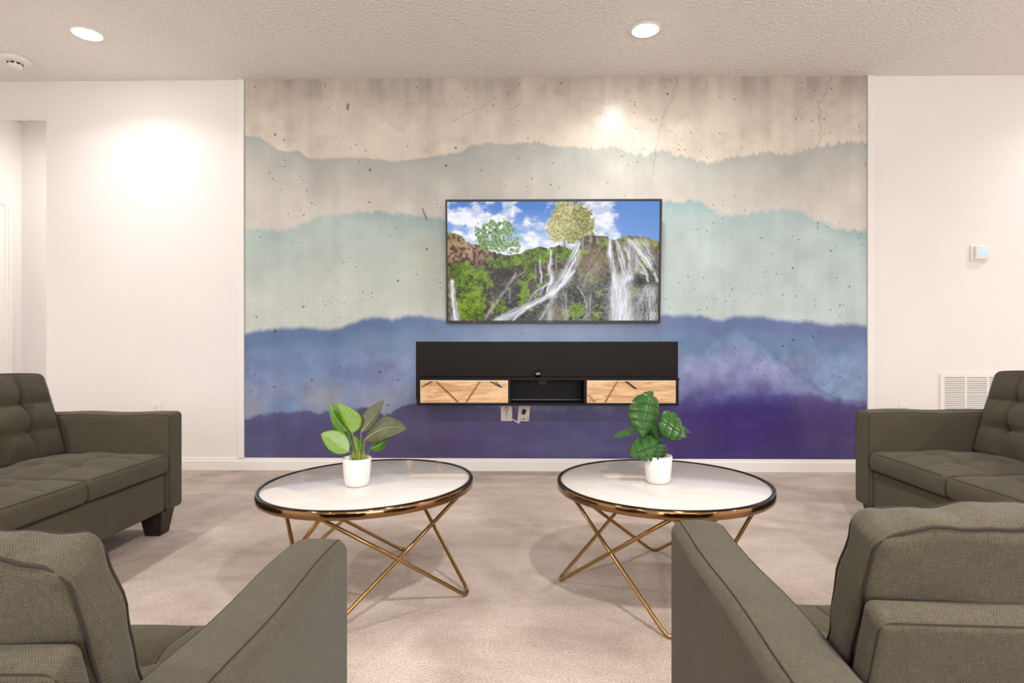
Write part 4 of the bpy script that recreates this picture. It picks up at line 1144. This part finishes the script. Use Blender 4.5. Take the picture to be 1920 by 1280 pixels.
def leaf(root, B, T, sl, sr, mat, bend=(0, 0, 0), shape='oval', ns=16, nt=6, rib=True, curl=0.0, ribm=None):
    """blade from base B to tip T; sl and sr are the full side vectors of the left and right half"""
    B, T, sl, sr, bend = (np.array(q, float) for q in (B, T, sl, sr, bend))
    nrm = np.cross(T - B, sr - sl); nrm = nrm / (np.linalg.norm(nrm) + 1e-9)
    V, F, UV = [], [], []
    spine = []
    for i in range(ns + 1):
        s = i / ns
        c = B + (T - B) * s + bend * (4 * s * (1 - s))
        spine.append(c)
        w = (math.sin(PI * s ** 0.82) ** 0.78 if 0 < s < 1 else 0.0)
        if shape == 'lance': w = math.sin(PI * s ** 0.7) ** 0.9 if 0 < s < 1 else 0
        for j in range(-nt, nt + 1):
            q = j / nt
            side = sl * (-q) if q < 0 else sr * q
            wav = curl * (q * q) * math.sin(s * 9)
            V.append(c + side * w + nrm * (wav * w))
    m = 2 * nt + 1
    fu = []
    for i in range(ns):
        for j in range(m - 1):
            F.append((i * m + j, i * m + j + 1, (i + 1) * m + j + 1, (i + 1) * m + j))
            fu += [(j / (m - 1), i / ns), ((j + 1) / (m - 1), i / ns), ((j + 1) / (m - 1), (i + 1) / ns), (j / (m - 1), (i + 1) / ns)]
    o = mesh('leaf', V, F, mat, root, smooth=True, uvs=fu)
    md = o.modifiers.new('thickness', 'SOLIDIFY'); md.thickness = 0.0009; md.offset = 0
    if rib:
        tube('midrib', [tuple(p - nrm * 0) for p in spine], [0.0014 - 0.0010 * i / ns for i in range(ns + 1)], ribm or MAT['rib'], o, 6)
    return o

K1 = 0.000298                                     # metres per crop pixel at the left pot
def pl1(cx, cy, d=0.0): return ((cx - 505) * K1, d, 0.0985 - (cy - 815) * K1)
pp = thing('potted_plant', 'broad smooth-leaved plant in white pot on the left coffee table', 'plant', (-0.584, 2.055, TOP))
pot(pp)
vec = lambda dx, dy, d=0.0: (dx * K1, d, -dy * K1)
leaf(pp, pl1(385, 495, 0.0), pl1(135, 160, 0.03), vec(-40, 60, -0.01), vec(60, -40, 0.02), MAT['leaf_mid'], bend=vec(-20, 20))
leaf(pp, pl1(462, 515, -0.012), pl1(252, 150, 0.0), vec(-14, 10, -0.010), vec(165, -40, 0.02), MAT['leaf_bright'], bend=vec(6, 10))
leaf(pp, pl1(555, 505, 0.0), pl1(806, 132, 0.03), vec(-135, -55, 0.018), vec(30, 52, -0.016), MAT['leaf_dark'], bend=vec(10, 20))
leaf(pp, pl1(612, 590, -0.018), pl1(1122, 450, -0.03), vec(-10, -125, 0.02), vec(40, 115, -0.018), MAT['leaf_dark'], bend=vec(0, -75), curl=0.006)
leaf(pp, pl1(440, 720, -0.03), pl1(122, 500, -0.045), vec(-40, 90, -0.012), vec(50, -120, 0.03), MAT['leaf_bright'], bend=vec(-10, 0))
leaf(pp, pl1(645, 715, 0.02), pl1(862, 585, 0.035), vec(-25, -45, 0.012), vec(30, 55, -0.012), MAT['leaf_mid'], bend=vec(10, 20))
leaf(pp, pl1(520, 720, -0.012), pl1(470, 545, 0.0), vec(-12, 0, 0.0), vec(75, 40, 0.012), MAT['leaf_mid'])
leaf(pp, pl1(420, 560, 0.03), pl1(140, 440, 0.05), vec(-10, 35, -0.012), vec(14, -20, 0.012), MAT['leaf_mid'])
leaf(pp, pl1(600, 600, 0.02), pl1(690, 500, 0.03), vec(-30, -25, 0.01), vec(40, 40, -0.01), MAT['leaf_mid'])
for (a, b, r) in (((470, 850), (440, 720, -0.03), 0.0030), ((510, 850), (462, 515, -0.012), 0.0030), ((500, 850), (385, 495, 0.0), 0.0026), ((545, 850), (555, 505, 0.0), 0.0028),
                  ((560, 850), (612, 590, -0.018), 0.0034), ((590, 850), (645, 715, 0.02), 0.0026), ((530, 850), (520, 720, -0.012), 0.0030), ((480, 850), (420, 560, 0.03), 0.0022), ((570, 850), (600, 600, 0.02), 0.0024)):
    p0 = np.array(pl1(a[0], a[1] + 50, 0.0)); p1 = np.array(pl1(*b)); mid = p0 * 0.5 + p1 * 0.5 + np.array(((a[0] - b[0]) * K1 * 0.18, 0, 0))
    pts = [tuple(p0 * (1 - t) ** 2 + mid * 2 * t * (1 - t) + p1 * t * t) for t in np.linspace(0, 1, 8)]
    tube('petiole', pts, [r * (1 - 0.55 * t) for t in np.linspace(0, 1, 8)], MAT['stem'], pp, 8)
for (x0, y0, x1, y1, r) in ((500, 900, 455, 735, 0.0075), (530, 900, 540, 725, 0.0085), (560, 900, 600, 735, 0.007), (515, 900, 500, 720, 0.007)):
    tube('sheath', [pl1(x0, y0, 0.0), pl1((x0 + x1) / 2, (y0 + y1) / 2, -0.004), pl1(x1, y1, -0.006)], [r, r * 0.85, r * 0.35], MAT['stem'], pp, 10)

K2 = 0.000305
def pl2(cx, cy, d=0.0): return ((cx - 655) * K2, d, 0.0985 - (cy - 845) * K2)
def monstera(root, B, T, wl, wr, mat, normal_depth=0.0, fingers=6, droop=(0, 0, 0), cut=0.5, fold=0.02):
    """split leaf: each half is a row of fingers that leave the midrib together and part towards the edge"""
    B, T, droop = (np.array(q, float) for q in (B, T, droop))
    wl, wr = np.array(wl, float), np.array(wr, float)
    ax = T - B; ln = np.linalg.norm(ax)
    V, F, UV = [], [], []
    sp = lambda s: B + ax * s + droop * (s * s)
    prof = lambda s: (math.sin(PI * (0.14 + 0.86 * s) ** 0.9) ** 0.7) if s < 1 else 0.0
    NR = 8
    for side, w in ((-1, wl), (1, wr)):
        for k in range(fingers):
            s0, s1 = k / fingers, (k + 1) / fingers
            rows = []
            for r in range(NR + 1):
                q = r / NR
                gap = 0.0 if q < cut else (q - cut) / (1 - cut)
                a0 = s0 + gap * 0.11 / fingers; a1 = s1 - gap * (0.11 / fingers)
                if r == NR: m_ = (a0 + a1) / 2; a0 = m_ - 0.34 / fingers; a1 = m_ + 0.34 / fingers
                row = []
                for j in range(7):
                    s = a0 + (a1 - a0) * j / 6
                    sc = min(max(s, 0.0), 1.0)
                    sweep = 0.18 * q * q * (1 - sc)            # fingers sweep towards the tip
                    back = -0.16 * q * (1 - sc) ** 3           # heart shaped lobes behind the stalk
                    hw = prof(min(sc + 0.02, 0.985))
                    p = sp(min(sc + sweep + back, 1.02)) + w * q * hw
                    p = p + np.array((0, fold * (q * q), 0)) + np.array((0, -0.10 * fold, 0)) * math.sin(PI * q) * math.sin(j / 6 * PI)
                    V.append(p); row.append((len(V) - 1, (0.5 + side * q / 2, sc)))
                rows.append(row)
            for r in range(NR):
                for j in range(6):
                    c = [rows[r][j], rows[r][j + 1], rows[r + 1][j + 1], rows[r + 1][j]]
                    if side < 0: c = c[::-1]
                    F.append(tuple(i for i, _ in c)); UV += [u for _, u in c]
    o = mesh('leaf', V, F, mat, root, smooth=True, uvs=UV)
    md = o.modifiers.new('thickness', 'SOLIDIFY'); md.thickness = 0.0009; md.offset = 0
    tube('midrib', [tuple(sp(s) + np.array((0, -0.0006, 0))) for s in np.linspace(0, 0.97, 10)], [0.0013 - 0.0009 * t for t in np.linspace(0, 1, 10)], MAT['stem_dark'], o, 6)
    return o
pm = thing('potted_plant', 'split-leaved green plant in white pot on the right coffee table', 'plant', (0.504, 2.11, TOP))
pot(pm)
v2 = lambda dx, dy, d=0.0: (dx * K2, d, -dy * K2)
monstera(pm, pl2(585, 150, 0.015), pl2(440, 610, -0.04), v2(-205, -40, 0.02), v2(165, 70, 0.02), MAT['monstera'], fingers=5, cut=0.66)
monstera(pm, pl2(560, 235, 0.02), pl2(628, 92, 0.035), v2(-85, -40, 0.015), v2(45, 20, 0.015), MAT['monstera'], fingers=4, cut=0.55)
monstera(pm, pl2(690, 420, -0.005), pl2(945, 590, -0.05), v2(-80, 130, -0.02), v2(75, -150, 0.03), MAT['monstera'], fingers=4, cut=0.7, droop=v2(0, 10, 0))
monstera(pm, pl2(640, 705, -0.02), pl2(278, 800, -0.06), v2(80, 135, -0.02), v2(-20, -145, 0.03), MAT['monstera'], fingers=4, cut=0.55)
monstera(pm, pl2(665, 690, -0.03), pl2(612, 862, -0.052), v2(-120, 10, 0.01), v2(120, 40, 0.01), MAT['monstera_dark'], fingers=4, cut=0.55)
monstera(pm, pl2(800, 470, 0.02), pl2(1075, 590, 0.03), v2(-30, 50, -0.03), v2(30, -40, 0.03), MAT['monstera_dark'], fingers=5, cut=0.35)
monstera(pm, pl2(390, 560, 0.02), pl2(125, 648, 0.02), v2(10, 22, -0.03), v2(-5, -26, 0.03), MAT['monstera'], fingers=4, cut=0.6)
monstera(pm, pl2(665, 690, -0.008), pl2(545, 450, 0.0), v2(-70, 30, 0.02), v2(85, -10, 0.02), MAT['monstera_dark'], fingers=5, cut=0.6)
monstera(pm, pl2(690, 560, 0.02), pl2(840, 590, 0.05), v2(-10, 45, 0.01), v2(10, -50, 0.02), MAT['monstera_dark'], fingers=4, cut=0.6)
for (a, b) in (((690, 900, 0.0), (585, 150, 0.015)), ((700, 900, 0.0), (690, 420, -0.005)), ((680, 900, -0.005), (640, 705, -0.02)), ((690, 900, -0.006), (665, 690, -0.03)), ((710, 900, 0.006), (800, 470, 0.02)),
               ((670, 900, 0.006), (390, 560, 0.02)), ((700, 900, 0.004), (665, 690, -0.008)), ((715, 900, 0.005), (690, 560, 0.02)), ((685, 900, 0.004), (560, 235, 0.02))):
    p0 = np.array(pl2(*a)); p1 = np.array(pl2(*b)); mid = np.array((p0[0] * 0.75 + p1[0] * 0.25, (p0[1] + p1[1]) / 2, p0[2] * 0.35 + p1[2] * 0.65))
    pts = [tuple(p0 * (1 - t) ** 2 + mid * 2 * t * (1 - t) + p1 * t * t) for t in np.linspace(0, 1, 9)]
    tube('petiole', pts, [0.0022 * (1 - 0.4 * t) for t in np.linspace(0, 1, 9)], MAT['stem_dark'], pm, 8)
